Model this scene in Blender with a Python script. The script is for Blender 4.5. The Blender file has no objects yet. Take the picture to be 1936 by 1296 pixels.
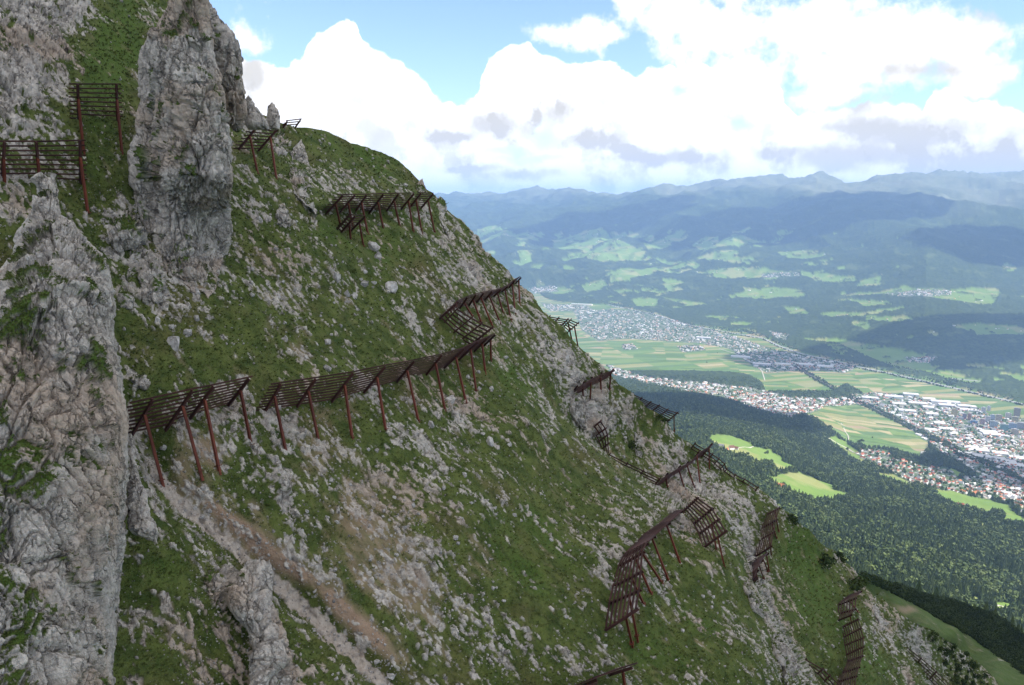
import bpy, math, random
import numpy as np
from mathutils import Vector, Matrix

random.seed(7)
RNG = np.random.default_rng(11)
SC = bpy.context.scene
COL = SC.collection
R = math.radians

# ---------------------------------------------------------------- camera
CAMZ = 1560.0
FPX = 1477.0                     # focal length in photo pixels (photo 1936 x 1296)
PITCH = R(10.1)
cam = bpy.data.cameras.new('camera')
cam.sensor_width = 36.0
cam.lens = 36.0 * FPX / 1936.0
cam.clip_start = 0.5
cam.clip_end = 120000.0
cam_ob = bpy.data.objects.new('camera', cam)
COL.objects.link(cam_ob)
cam_ob.location = (0, 0, CAMZ)
cam_ob.rotation_euler = (R(90) - PITCH, 0, 0)
SC.camera = cam_ob

# ---------------------------------------------------------------- sun, exposure
SUN_EL, SUN_AZ = R(43), R(112)          # azimuth clockwise from +Y (view direction)
SUN_DIR = np.array([math.sin(SUN_AZ) * math.cos(SUN_EL), math.cos(SUN_AZ) * math.cos(SUN_EL), math.sin(SUN_EL)])
sl = bpy.data.lights.new('sun', 'SUN')
sl.energy = 4.8
sl.angle = R(0.5)
sl.color = (1.0, 0.95, 0.87)
sun_ob = bpy.data.objects.new('sun', sl)
COL.objects.link(sun_ob)
sun_ob.location = (4000, -1500, 9000)
sun_ob.rotation_euler = Vector(SUN_DIR).to_track_quat('Z', 'Y').to_euler()

SC.view_settings.view_transform = 'Standard'
SC.view_settings.look = 'None'
SC.view_settings.exposure = 0.98
SC.view_settings.gamma = 1.0
SC.view_settings.use_curve_mapping = False
cy = SC.cycles
cy.max_bounces = 5
cy.diffuse_bounces = 2
cy.glossy_bounces = 1
cy.transmission_bounces = 2
cy.volume_bounces = 1
cy.transparent_max_bounces = 4
cy.caustics_reflective = False
cy.caustics_refractive = False


def ray(px, py):
    """direction of a photo pixel, scaled so that its y is 1 -> (a, b) = (dx, dz) per metre of y"""
    px = np.asarray(px, float)
    py = np.asarray(py, float)
    u = (px - 968.0) / FPX
    v = -(py - 648.0) / FPX
    dy = math.cos(PITCH) + v * math.sin(PITCH)
    return u / dy, (-math.sin(PITCH) + v * math.cos(PITCH)) / dy


def unproj(px, py, Y):
    a, b = ray(px, py)
    return np.stack([a * Y, np.ones_like(a) * Y, CAMZ + b * Y], -1)


def azel(px, py):
    a, b = ray(px, py)
    return float(np.arctan2(a, 1.0)), float(np.arctan2(b, np.sqrt(1 + a * a)))


# ---------------------------------------------------------------- world: Nishita sky with cumulus
class Nodes:
    def __init__(self, tree):
        self.t = tree
        self.n = tree.nodes
        self.l = tree.links

    def new(self, kind, **kw):
        n = self.n.new(kind)
        for k, v in kw.items():
            setattr(n, k, v)
        return n

    def put(self, sock, val):
        if hasattr(val, 'is_output') or isinstance(val, bpy.types.NodeSocket):
            self.l.new(val, sock)
        else:
            sock.default_value = val

    def m(self, op, a, b=0.0, c=0.0, clamp=False):
        n = self.n.new('ShaderNodeMath')
        n.operation = op
        n.use_clamp = clamp
        self.put(n.inputs[0], a)
        self.put(n.inputs[1], b)
        if op in ('MULTIPLY_ADD', 'SMOOTH_MAX', 'SMOOTH_MIN'):
            self.put(n.inputs[2], c)
        return n.outputs[0]

    def vm(self, op, a, b=(0, 0, 0)):
        n = self.n.new('ShaderNodeVectorMath')
        n.operation = op
        self.put(n.inputs[0], a)
        if op == 'SCALE':
            self.put(n.inputs['Scale'], b)
        else:
            self.put(n.inputs[1], b)
        return n.outputs[0]

    def noise(self, vec, scale, detail=4.0, rough=0.55, out='Fac', dist=0.0):
        n = self.n.new('ShaderNodeTexNoise')
        self.put(n.inputs['Vector'], vec)
        n.inputs['Scale'].default_value = scale
        n.inputs['Detail'].default_value = detail
        n.inputs['Roughness'].default_value = rough
        n.inputs['Distortion'].default_value = dist
        return n.outputs[out]

    def smooth(self, x, lo, hi):
        n = self.n.new('ShaderNodeMapRange')
        n.interpolation_type = 'SMOOTHSTEP'
        self.put(n.inputs[0], x)
        n.inputs[1].default_value = lo
        n.inputs[2].default_value = hi
        n.inputs[3].default_value = 0.0
        n.inputs[4].default_value = 1.0
        return n.outputs[0]

    def mix(self, fac, a, b):
        n = self.n.new('ShaderNodeMix')
        n.data_type = 'RGBA'
        self.put(n.inputs[0], fac)
        self.put(n.inputs[6], a if not isinstance(a, tuple) else a + (1.0,) * (4 - len(a)))
        self.put(n.inputs[7], b if not isinstance(b, tuple) else b + (1.0,) * (4 - len(b)))
        return n.outputs[2]

    def attr(self, name):
        n = self.n.new('ShaderNodeAttribute')
        n.attribute_name = name
        return n.outputs['Fac']


world = bpy.data.worlds.new('World')
SC.world = world
world.use_nodes = True
wt = world.node_tree
wt.nodes.clear()
W = Nodes(wt)
sky = W.new('ShaderNodeTexSky', sky_type='NISHITA')
sky.sun_disc = False
sky.sun_elevation = SUN_EL
sky.sun_rotation = SUN_AZ
sky.altitude = 2000
sky.air_density = 1.0
sky.dust_density = 0.6
sky.ozone_density = 1.3
tc = W.new('ShaderNodeTexCoord')
D = tc.outputs['Generated']
sep = W.new('ShaderNodeSeparateXYZ')
W.l.new(D, sep.inputs[0])
az = W.m('ARCTAN2', sep.outputs[0], sep.outputs[1])
el = W.m('ARCSINE', sep.outputs[2])
# domain warp for the billows
w1 = W.vm('SUBTRACT', W.noise(D, 9.0, 3.0, 0.55, 'Color'), (0.5, 0.5, 0.5))
w2 = W.vm('SUBTRACT', W.noise(D, 38.0, 5.0, 0.62, 'Color'), (0.5, 0.5, 0.5))
sw1 = W.new('ShaderNodeSeparateXYZ'); W.l.new(w1, sw1.inputs[0])
sw2 = W.new('ShaderNodeSeparateXYZ'); W.l.new(w2, sw2.inputs[0])
azw = W.m('ADD', W.m('MULTIPLY_ADD', sw1.outputs[0], 0.02, az), W.m('MULTIPLY', sw2.outputs[0], 0.016))
elw = W.m('ADD', W.m('MULTIPLY_ADD', sw1.outputs[1], 0.018, el), W.m('MULTIPLY', sw2.outputs[1], 0.018))
vor = W.new('ShaderNodeTexVoronoi', feature='SMOOTH_F1')
vor.inputs['Scale'].default_value = 46.0
vor.inputs['Smoothness'].default_value = 0.25
W.l.new(W.vm('ADD', D, W.vm('SCALE', w2, 0.02)), vor.inputs['Vector'])
puff = W.m('SUBTRACT', 0.45, vor.outputs['Distance'])     # rounded cauliflower bumps
elp = W.m('MULTIPLY_ADD', puff, -0.011, elw)


def top_curve(pts, x):
    """piecewise-linear skyline of a cloud bank: elevation of its top at an azimuth (both radians)"""
    ae = sorted(azel(*p) for p in pts)
    fc = W.new('ShaderNodeFloatCurve')
    c = fc.mapping.curves[0]
    lo, hi = -1.2, 1.2
    P = [((a - lo) / (hi - lo), (e + 0.1) / 0.6) for a, e in ae]
    P = [(0.0, 0.36)] + P + [(1.0, 0.36)]
    while len(c.points) < len(P):
        c.points.new(0.5, 0.5)
    for k, p in enumerate(P):
        c.points[k].location = p
        c.points[k].handle_type = 'VECTOR'
    fc.mapping.use_clip = False
    fc.mapping.update()
    W.put(fc.inputs['Value'], W.m('MULTIPLY_ADD', x, 1 / (hi - lo), -lo / (hi - lo)))
    return W.m('MULTIPLY_ADD', fc.outputs[0], 0.6, -0.1)


def blob(px, py, rx, ry, soft=True):
    a0, e0 = azel(px, py)
    ka, ke = FPX / rx, FPX / ry
    dx = W.m('MULTIPLY', W.m('SUBTRACT', azw, a0), ka)
    dy = W.m('MULTIPLY', W.m('SUBTRACT', elw, e0), ke)
    r = W.m('SQRT', W.m('ADD', W.m('MULTIPLY', dx, dx), W.m('MULTIPLY', dy, dy)))
    return W.m('SUBTRACT', 1.0, r)


def union(bl):
    o = bl[0]
    for b in bl[1:]:
        o = W.m('SMOOTH_MAX', o, b, 0.25)
    return o


bank = top_curve([(300, 140), (440, 110), (479, 116), (505, 120), (532, 139), (550, 114), (577, 104), (585, 70),
                  (602, 57), (630, 49), (648, 32), (670, 40), (679, 62), (693, 90), (725, 102), (756, 122), (787, 138),
                  (811, 158), (822, 186), (872, 200), (905, 180), (914, 150), (920, 118), (936, 100), (962, 85), (992, 83),
                  (1037, 104), (1110, 113), (1160, 113), (1205, 138), (1260, 120), (1400, 120), (1470, 150), (1500, 215),
                  (1560, 220), (1592, 203), (1640, 193), (1722, 195), (1746, 208), (1757, 166), (1791, 162), (1822, 173),
                  (1878, 190), (1936, 205), (2150, 180)], azw)
d1 = W.m('SUBTRACT', bank, elp)
cum = W.smooth(d1, -0.0015, 0.0035)
hole = union([blob(1030, 262, 38, 34), blob(960, 285, 70, 14), blob(1286, 166, 26, 17), blob(1390, 236, 30, 18), blob(1000, 300, 90, 12)])
cum = W.m('MULTIPLY', cum, W.m('SUBTRACT', 1.0, W.m('MULTIPLY', W.smooth(hole, 0.0, 0.8), 0.75)))
# softer clouds above the bank
n_s = W.noise(D, 16.0, 8.0, 0.6)
hi_b = union([blob(1110, 62, 100, 36), blob(1270, 36, 110, 62), blob(1400, 60, 150, 90), blob(1520, 50, 150, 80),
              blob(1690, 70, 190, 75), blob(1820, 60, 130, 85), blob(1640, 135, 170, 45), blob(1860, 130, 70, 45),
              blob(1400, 140, 130, 80), blob(1600, 185, 90, 40), blob(475, 90, 60, 60)])
hi_c = W.smooth(W.m('MULTIPLY_ADD', W.m('SUBTRACT', n_s, 0.5), 3.4, hi_b), 0.10, 0.80)
far_n = W.noise(W.vm('MULTIPLY', D, (1.0, 1.0, 1.6)), 3.4, 9.0, 0.58)
outm = W.smooth(W.m('MAXIMUM', W.m('SUBTRACT', W.m('ABSOLUTE', az), 0.64), W.m('SUBTRACT', el, 0.27)), 0.0, 0.12)
far_c = W.m('MULTIPLY', W.smooth(far_n, 0.40, 0.52), outm)
cover = W.m('MAXIMUM', W.m('MAXIMUM', cum, hi_c), far_c)


# greyer undersides and folds
grey_b = union([blob(935, 240, 95, 38), blob(870, 258, 70, 20), blob(1060, 215, 60, 40), blob(1110, 268, 90, 26), blob(1180, 282, 70, 16),
                blob(1620, 240, 150, 22), blob(1660, 290, 170, 30), blob(1860, 300, 150, 46), blob(1750, 262, 140, 22), blob(1580, 315, 80, 18),
                blob(1900, 20, 80, 40), blob(1630, 200, 40, 26), blob(1760, 130, 160, 28), blob(1690, 190, 80, 20), blob(480, 140, 34, 50),
                blob(890, 318, 90, 12), blob(1480, 285, 90, 26), blob(1740, 250, 230, 40), blob(1820, 320, 170, 30), blob(1560, 300, 120, 40), blob(1240, 300, 150, 22), blob(980, 330, 120, 16)])
n_g = W.noise(D, 26.0, 6.0, 0.6)
grey = W.m('MULTIPLY', W.smooth(W.m('MULTIPLY_ADD', W.m('SUBTRACT', n_g, 0.5), 1.7, grey_b), 0.0, 0.85), 0.92)
grey = W.m('MAXIMUM', grey, W.m('MULTIPLY', W.m('MULTIPLY', W.smooth(n_g, 0.46, 0.7), W.smooth(el, 0.13, -0.02)), 0.6))
grey = W.m('MAXIMUM', grey, W.m('MULTIPLY', far_c, W.m('MULTIPLY', W.smooth(far_n, 0.52, 0.78), 0.6)))
lit = W.m('SUBTRACT', W.noise(W.vm('ADD', D, (0.016, 0.0, 0.016)), 17.0, 7.0, 0.6), W.noise(D, 17.0, 7.0, 0.6))
fold = W.m('MULTIPLY', W.smooth(lit, -0.02, 0.13), W.smooth(W.m('SUBTRACT', bank, el), 0.012, 0.05))
grey = W.m('MINIMUM', W.m('ADD', grey, W.m('MULTIPLY', fold, 0.6)), 1.0)
ccol = W.mix(grey, (0.84, 0.82, 0.80), (0.44, 0.405, 0.345))
bg_sky = W.new('ShaderNodeBackground')
W.l.new(sky.outputs[0], bg_sky.inputs[0])
bg_sky.inputs[1].default_value = 0.125
bg_cl = W.new('ShaderNodeBackground')
W.l.new(ccol, bg_cl.inputs[0])
bg_cl.inputs[1].default_value = 1.0
mx = W.new('ShaderNodeMixShader')
W.l.new(cover, mx.inputs[0])
W.l.new(bg_sky.outputs[0], mx.inputs[1])
W.l.new(bg_cl.outputs[0], mx.inputs[2])
wo = W.new('ShaderNodeOutputWorld')
W.l.new(mx.outputs[0], wo.inputs[0])
world.cycles.sampling_method = 'MANUAL'
world.cycles.sample_map_resolution = 1024


# ---------------------------------------------------------------- helpers
def tag(o, label=None, cat=None, group=None, kind=None):
    if label: o['label'] = label
    if cat: o['category'] = cat
    if group: o['group'] = group
    if kind: o['kind'] = kind
    return o


def link(name, mesh, parent=None):
    o = bpy.data.objects.new(name, mesh)
    COL.objects.link(o)
    if parent is not None:
        o.parent = parent
    return o


def empty(name, loc):
    o = bpy.data.objects.new(name, None)
    COL.objects.link(o)
    o.location = loc
    o.empty_display_size = 0.5
    return o


def mesh_np(name, V, F, mats=(), smooth=True, attrs=None, matidx=None):
    """V (n,3); F (m,3) or (m,4) int array, or list of such arrays"""
    me = bpy.data.meshes.new(name)
    Fs = F if isinstance(F, list) else [F]
    Fs = [f for f in Fs if len(f)]
    V = np.ascontiguousarray(V, np.float32)
    me.vertices.add(len(V))
    me.vertices.foreach_set('co', V.ravel())
    nl = sum(f.size for f in Fs)
    me.loops.add(nl)
    me.loops.foreach_set('vertex_index', np.concatenate([f.ravel() for f in Fs]).astype(np.int32))
    npoly = sum(len(f) for f in Fs)
    me.polygons.add(npoly)
    tot = np.concatenate([np.full(len(f), f.shape[1], np.int32) for f in Fs])
    start = np.concatenate([[0], np.cumsum(tot)[:-1]]).astype(np.int32)
    me.polygons.foreach_set('loop_start', start)
    me.polygons.foreach_set('loop_total', tot)
    if smooth:
        me.polygons.foreach_set('use_smooth', np.ones(npoly, bool))
    if matidx is not None:
        me.polygons.foreach_set('material_index', np.asarray(matidx, np.int32))
    me.update(calc_edges=True)
    me.validate()
    for m in mats:
        me.materials.append(m)
    for k, v in (attrs or {}).items():
        at = me.attributes.new(k, 'FLOAT', 'POINT')
        at.data.foreach_set('value', np.ascontiguousarray(v, np.float32))
    return me


def _hash(ix, iy, iz, seed):
    h = (ix.astype(np.int64) * 374761393 + iy.astype(np.int64) * 668265263 + iz.astype(np.int64) * 2147483647 + seed * 974634777)
    h = (h ^ (h >> 13)) * 1274126177
    h = h & 0xffffffff
    h = (h ^ (h >> 16)) * 2246822519 & 0xffffffff
    return (h ^ (h >> 15)) & 0xffffffff


def perlin(P, seed=0):
    P = np.asarray(P, float)
    i = np.floor(P).astype(np.int64)
    f = P - i
    u = f * f * f * (f * (f * 6 - 15) + 10)
    out = np.zeros(len(P))
    for dx in (0, 1):
        for dy in (0, 1):
            for dz in (0, 1):
                h = _hash(i[:, 0] + dx, i[:, 1] + dy, i[:, 2] + dz, seed)
                gx = (h & 1023) / 511.5 - 1
                gy = ((h >> 10) & 1023) / 511.5 - 1
                gz = ((h >> 20) & 1023) / 511.5 - 1
                w = (u[:, 0] if dx else 1 - u[:, 0]) * (u[:, 1] if dy else 1 - u[:, 1]) * (u[:, 2] if dz else 1 - u[:, 2])
                out += w * (gx * (f[:, 0] - dx) + gy * (f[:, 1] - dy) + gz * (f[:, 2] - dz))
    return out * 1.1


def fbm(P, scale, octs=4, gain=0.5, seed=0, stretch=(1, 1, 1)):
    Q = np.asarray(P) / scale * np.asarray(stretch)
    o = np.zeros(len(Q))
    a = 1.0
    for k in range(octs):
        o += a * perlin(Q + 17.3 * k, seed + k)
        Q = Q * 2.03
        a *= gain
    return o


def facet(P, scale, seed=0, stretch=(1, 1, 1), tilt=0.9):
    """broken-rock relief: every point takes a randomly tilted plane of its nearest jittered cell; also an edge measure"""
    Q = np.asarray(P) / scale * np.asarray(stretch)
    i0 = np.floor(Q - 0.5).astype(np.int64)
    best = np.full(len(Q), 1e9)
    sec = np.full(len(Q), 1e9)
    val = np.zeros(len(Q))
    for dx in (0, 1):
        for dy in (0, 1):
            for dz in (0, 1):
                cx, cyy, cz = i0[:, 0] + dx, i0[:, 1] + dy, i0[:, 2] + dz
                h = _hash(cx, cyy, cz, seed)
                h2 = _hash(cx, cyy, cz, seed + 91)
                jx = (h & 1023) / 1023 - 0.5
                jy = ((h >> 10) & 1023) / 1023 - 0.5
                jz = ((h >> 20) & 1023) / 1023 - 0.5
                ex = Q[:, 0] - (cx + 0.5 + jx * 0.8)
                ey = Q[:, 1] - (cyy + 0.5 + jy * 0.8)
                ez = Q[:, 2] - (cz + 0.5 + jz * 0.8)
                d = ex * ex + ey * ey + ez * ez
                v = ((h2 & 1023) / 511.5 - 1) * 0.5 + tilt * (ex * (((h2 >> 10) & 1023) / 511.5 - 1) + ey * (((h2 >> 20) & 1023) / 511.5 - 1)
                                                            + ez * (((h >> 5) & 1023) / 511.5 - 1))
                nb = d < best
                sec = np.where(nb, best, np.minimum(sec, d))
                val = np.where(nb, v, val)
                best = np.where(nb, d, best)
    return val, np.sqrt(sec) - np.sqrt(best)


def sstep(x, lo, hi):
    t = np.clip((x - lo) / (hi - lo), 0, 1)
    return t * t * (3 - 2 * t)


def inpoly(px, py, poly):
    px = np.asarray(px); py = np.asarray(py)
    ins = np.zeros(px.shape, bool)
    n = len(poly)
    for k in range(n):
        x1, y1 = poly[k]
        x2, y2 = poly[(k + 1) % n]
        if y1 == y2:
            continue
        c = ((y1 > py) != (y2 > py)) & (px < (x2 - x1) * (py - y1) / (y2 - y1) + x1)
        ins ^= c
    return ins


def seg_dist(px, py, line):
    d = np.full(np.shape(px), 1e9)
    for (x1, y1), (x2, y2) in zip(line[:-1], line[1:]):
        vx, vy = x2 - x1, y2 - y1
        t = np.clip(((px - x1) * vx + (py - y1) * vy) / (vx * vx + vy * vy), 0, 1)
        d = np.minimum(d, np.hypot(px - x1 - t * vx, py - y1 - t * vy))
    return d


def shepard(px, py, ctl, soft=60.0, power=1.6):
    num = np.zeros(np.shape(px)); den = np.zeros(np.shape(px))
    for x, y, v in ctl:
        w = 1.0 / ((px - x) ** 2 + (py - y) ** 2 + soft * soft) ** power
        num += w * v
        den += w
    return num / den


# ---------------------------------------------------------------- materials
def new_mat(name):
    m = bpy.data.materials.new(name)
    m.use_nodes = True
    m.node_tree.nodes.clear()
    N = Nodes(m.node_tree)
    out = N.new('ShaderNodeOutputMaterial')
    b = N.new('ShaderNodeBsdfPrincipled')
    N.l.new(b.outputs[0], out.inputs[0])
    b.inputs['Roughness'].default_value = 0.9
    b.inputs['Specular IOR Level'].default_value = 0.15
    return m, N, b


def obj_pos(N):
    return N.new('ShaderNodeTexCoord').outputs['Object']


def geo_pos(N):
    return N.new('ShaderNodeNewGeometry').outputs['Position']


def bump(N, b, h, strength, dist):
    n = N.new('ShaderNodeBump')
    n.inputs['Strength'].default_value = strength
    n.inputs['Distance'].default_value = dist
    N.l.new(h, n.inputs['Height'])
    N.l.new(n.outputs[0], b.inputs['Normal'])


def ground_material(name):
    """limestone, turf, soil mixed by the masks that the terrain code stores on the mesh"""
    m, N, b = new_mat(name)
    P = geo_pos(N)
    rock, soil, lush, tan = N.attr('rock'), N.attr('soil'), N.attr('lush'), N.attr('tan')
    f1 = N.noise(P, 0.9, 6, 0.65)
    f2 = N.noise(P, 0.13, 4, 0.6)
    f3 = N.noise(P, 4.5, 4, 0.6)
    pst = N.vm('MULTIPLY', P, (1.0, 1.0, 0.16))
    streak = N.noise(pst, 1.1, 5, 0.6)
    rc = N.mix(N.smooth(f1, 0.3, 0.72), (0.28, 0.252, 0.222), (0.575, 0.525, 0.46))
    rc = N.mix(N.m('MULTIPLY', N.smooth(f3, 0.35, 0.7), 0.5), rc, (0.61, 0.56, 0.495))
    rc = N.mix(N.m('MULTIPLY', N.smooth(N.noise(P, 6.0, 4, 0.75), 0.55, 0.68), 0.5), rc, (0.16, 0.148, 0.132))
    rc = N.mix(N.m('MULTIPLY', tan, 0.75), rc, N.mix(f1, (0.34, 0.25, 0.18), (0.47, 0.38, 0.30)))
    rc = N.mix(N.m('MULTIPLY', N.smooth(streak, 0.56, 0.74), 0.38), rc, (0.16, 0.15, 0.14))
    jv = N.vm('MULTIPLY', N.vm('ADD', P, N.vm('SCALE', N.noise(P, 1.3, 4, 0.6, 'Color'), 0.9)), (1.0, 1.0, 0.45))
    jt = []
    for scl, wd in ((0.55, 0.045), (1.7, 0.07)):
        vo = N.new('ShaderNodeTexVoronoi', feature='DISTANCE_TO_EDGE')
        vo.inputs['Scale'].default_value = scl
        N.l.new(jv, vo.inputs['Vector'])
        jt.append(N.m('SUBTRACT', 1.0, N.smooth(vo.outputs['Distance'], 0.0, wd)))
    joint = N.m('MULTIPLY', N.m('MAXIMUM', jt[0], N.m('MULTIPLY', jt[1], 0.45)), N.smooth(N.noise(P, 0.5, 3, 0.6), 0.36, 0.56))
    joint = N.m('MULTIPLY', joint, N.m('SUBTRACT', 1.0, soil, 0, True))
    rc = N.mix(N.m('MULTIPLY', joint, 0.6), rc, (0.085, 0.078, 0.060))  # dark lines along the joints: crack shade painted into the rock colour
    g = N.mix(N.smooth(N.noise(P, 0.55, 6, 0.65), 0.3, 0.7), (0.036, 0.060, 0.012), (0.106, 0.130, 0.032))
    g = N.mix(N.m('MULTIPLY', lush, 0.8), g, N.mix(N.noise(P, 0.8, 5, 0.6), (0.034, 0.074, 0.010), (0.090, 0.140, 0.024)))
    g = N.mix(N.m('MULTIPLY', N.m('MULTIPLY', N.smooth(f2, 0.5, 0.75), 0.6), N.m('SUBTRACT', 1.0, lush)), g, (0.125, 0.095, 0.042))
    g = N.mix(N.m('MULTIPLY', N.smooth(N.noise(P, 5.0, 3, 0.6), 0.48, 0.75), 0.35), g, (0.13, 0.135, 0.06))
    dt = N.new('ShaderNodeVectorMath'); dt.operation = 'DOT_PRODUCT'
    N.l.new(P, dt.inputs[0]); dt.inputs[1].default_value = (0.57, -0.35, -0.74)
    sc = N.vm('SCALE', (0.57, -0.35, -0.74), N.m('MULTIPLY', dt.outputs['Value'], -0.72))
    PF = N.vm('ADD', P, sc)
    tr = N.noise(PF, 0.75, 5, 0.65)
    g = N.mix(N.m('MULTIPLY', N.smooth(tr, 0.52, 0.70), 0.5), g, (0.018, 0.032, 0.008))
    g = N.mix(N.m('MULTIPLY', N.smooth(N.noise(PF, 1.9, 4, 0.65), 0.55, 0.72), 0.35), g, (0.150, 0.145, 0.062))
    s = N.mix(N.noise(P, 1.4, 6, 0.7), (0.19, 0.115, 0.070), (0.40, 0.30, 0.215))
    c = N.mix(soil, g, s)
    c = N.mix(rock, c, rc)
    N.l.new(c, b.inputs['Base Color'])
    h = N.m('ADD', N.noise(P, 2.6, 6, 0.65), N.m('MULTIPLY', N.noise(P, 11.0, 3, 0.6), 0.35))
    h = N.m('SUBTRACT', h, N.m('MULTIPLY', N.m('MULTIPLY', joint, rock), 0.9))
    bump(N, b, h, 1.0, 0.24)
    return m


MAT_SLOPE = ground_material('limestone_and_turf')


def simple_mat(name, c1, c2, scale, rough=0.8, metallic=0.0, bstr=0.0, bdist=0.02, detail=4, island=False):
    m, N, b = new_mat(name)
    P = obj_pos(N)
    c = N.mix(N.smooth(N.noise(P, scale, detail, 0.6), 0.3, 0.7), c1, c2)
    if island:
        r = N.new('ShaderNodeObjectInfo').outputs['Random']
        hs = N.new('ShaderNodeHueSaturation')
        N.put(hs.inputs['Value'], N.m('MULTIPLY_ADD', r, 0.5, 0.75))
        N.l.new(c, hs.inputs['Color'])
        c = hs.outputs[0]
    N.l.new(c, b.inputs['Base Color'])
    b.inputs['Roughness'].default_value = rough
    b.inputs['Metallic'].default_value = metallic
    if bstr:
        bump(N, b, N.noise(P, scale * 3, 5, 0.6), bstr, bdist)
    return m


MAT_STEEL_DARK = simple_mat('rust_brown_steel', (0.040, 0.019, 0.017), (0.095, 0.042, 0.036), 2.0, 0.62, 0.0, 0.2, 0.01, island=True)
MAT_STEEL_RED = simple_mat('rust_red_steel', (0.075, 0.021, 0.014), (0.155, 0.042, 0.022), 1.6, 0.6, 0.0, 0.2, 0.01, island=True)
MAT_STONE = simple_mat('pale_limestone', (0.20, 0.19, 0.175), (0.46, 0.43, 0.40), 2.2, 0.92, 0.0, 0.6, 0.06, 6, island=True)


# ---------------------------------------------------------------- near mountain: shape of the face
EDGE = [(-400, 250), (-120, 330), (-20, 380), (46, 400), (78, 430), (150, 445), (190, 466), (215, 497), (232, 535), (240, 560), (244.5, 580),
        (247, 606), (257, 643), (270, 664), (279, 694), (289, 724), (303, 755), (316, 767), (326, 780), (340, 795), (353, 803),
        (363, 818), (372, 827), (382, 842), (396, 847), (412, 865), (429, 885), (452, 905), (472, 912), (499, 944), (525, 969),
        (540, 985), (555, 1008), (575, 1017), (598, 1037), (621, 1063), (657, 1093), (677, 1119), (694, 1146), (726, 1173),
        (746, 1196), (771, 1222), (783, 1245), (797, 1262), (820, 1276), (837, 1302), (844, 1312), (857, 1331), (888, 1368),
        (900, 1387), (912, 1409), (925, 1432), (937, 1447), (949, 1463), (960, 1474), (968, 1490), (986, 1507), (1000, 1529),
        (1023, 1545), (1035, 1559), (1043, 1577), (1051, 1589), (1064, 1599), (1086, 1622), (1102, 1633), (1122, 1650),
        (1148, 1688), (1174, 1722), (1188, 1753), (1212, 1790), (1242, 1835), (1265, 1864), (1291, 1886), (1342, 1950), (1520, 2140)]
_ey = np.array([e[0] for e in EDGE], float)
_ex = np.array([e[1] for e in EDGE], float)


def edge_px(py):
    return np.interp(py, _ey, _ex)


M_CTL = [(0, 0, 1.0), (150, 200, .98), (200, 420, 1.0), (340, 450, 1.0), (300, 850, 1.0), (560, 400, .98), (700, 420, 1.0), (840, 400, 1.06),
         (700, 300, 1.08), (600, 250, 1.05), (985, 545, 1.14), (880, 590, 1.06), (930, 650, 1.0), (700, 800, 1.0), (600, 1000, 1.0),
         (500, 1200, 1.02), (300, 1100, 1.0), (900, 1000, .98), (1000, 800, .98), (1050, 700, 1.1), (1120, 690, 1.2), (1200, 770, 1.15),
         (1290, 830, 1.12), (1200, 1050, .97), (1100, 1200, .97), (1350, 1050, .95), (1400, 1250, .93), (1480, 980, 1.05), (1600, 1080, 1.1),
         (1560, 1200, 1.05), (1700, 1180, 1.12), (1850, 1280, 1.2), (0, 1296, 1.0), (700, 1296, 1.0), (780, 560, 1.03), (1000, 640, 1.1)]
CREST_Y = np.array([600, 700, 773, 819, 861, 918, 965, 1049, 1130, 1200, 1296, 1500], float)
CREST_X = np.array([930, 1003, 1040, 1098, 1144, 1233, 1300, 1404, 1442, 1482, 1540, 1650], float)
CREST_A = np.array([0, 0.0, .09, .15, .19, .22, .22, .28, .30, .31, .33, .35])


def slope_Y(px, py):
    a, b = ray(px, py)
    den = np.maximum(0.468 - 0.769 * a - b, 0.36)
    Y = 69.3 / den
    m = shepard(px, py, M_CTL, 70.0)
    s = px - np.interp(py, CREST_Y, CREST_X)
    A = np.interp(py, CREST_Y, CREST_A)
    m = m + A * sstep(s, -2, 9) + 0.10 * A * np.exp(-np.abs(np.minimum(s, 0)) / 22)
    s2 = px - np.interp(py, [1150, 1190, 1296, 1500], [1660, 1690, 1745, 1840])
    m = m + np.interp(py, [1170, 1230, 1320], [0, .1, .16]) * sstep(s2, -2, 9)
    # small brow in front of the short barrier
    s3 = px - np.interp(py, [380, 405, 440, 480, 520], [575, 598, 640, 690, 720])
    m = m + 0.035 * sstep(s3, -3, 8) * sstep(py, 385, 410) * (1 - sstep(py, 470, 520)) * (1 - sstep(px, 700, 800))
    # gully running down from the left end of the lowest barriers
    gd = seg_dist(px, py, GULLY)
    m = m + 0.022 * np.exp(-(gd / 34.0) ** 2)
    return Y * m


GULLY = [(262, 800), (300, 900), (345, 950), (420, 1010), (500, 1075), (600, 1165), (690, 1255), (760, 1330), (860, 1440)]


def slope_P(px, py):
    return unproj(px, py, slope_Y(px, py))


def slope_normal(px, py):
    e = 3.0
    du = slope_P(px + e, py) - slope_P(px - e, py)
    dv = slope_P(px, py + e) - slope_P(px, py - e)
    n = np.cross(dv, du)
    n /= np.linalg.norm(n, axis=-1, keepdims=True) + 1e-9
    return n


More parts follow.
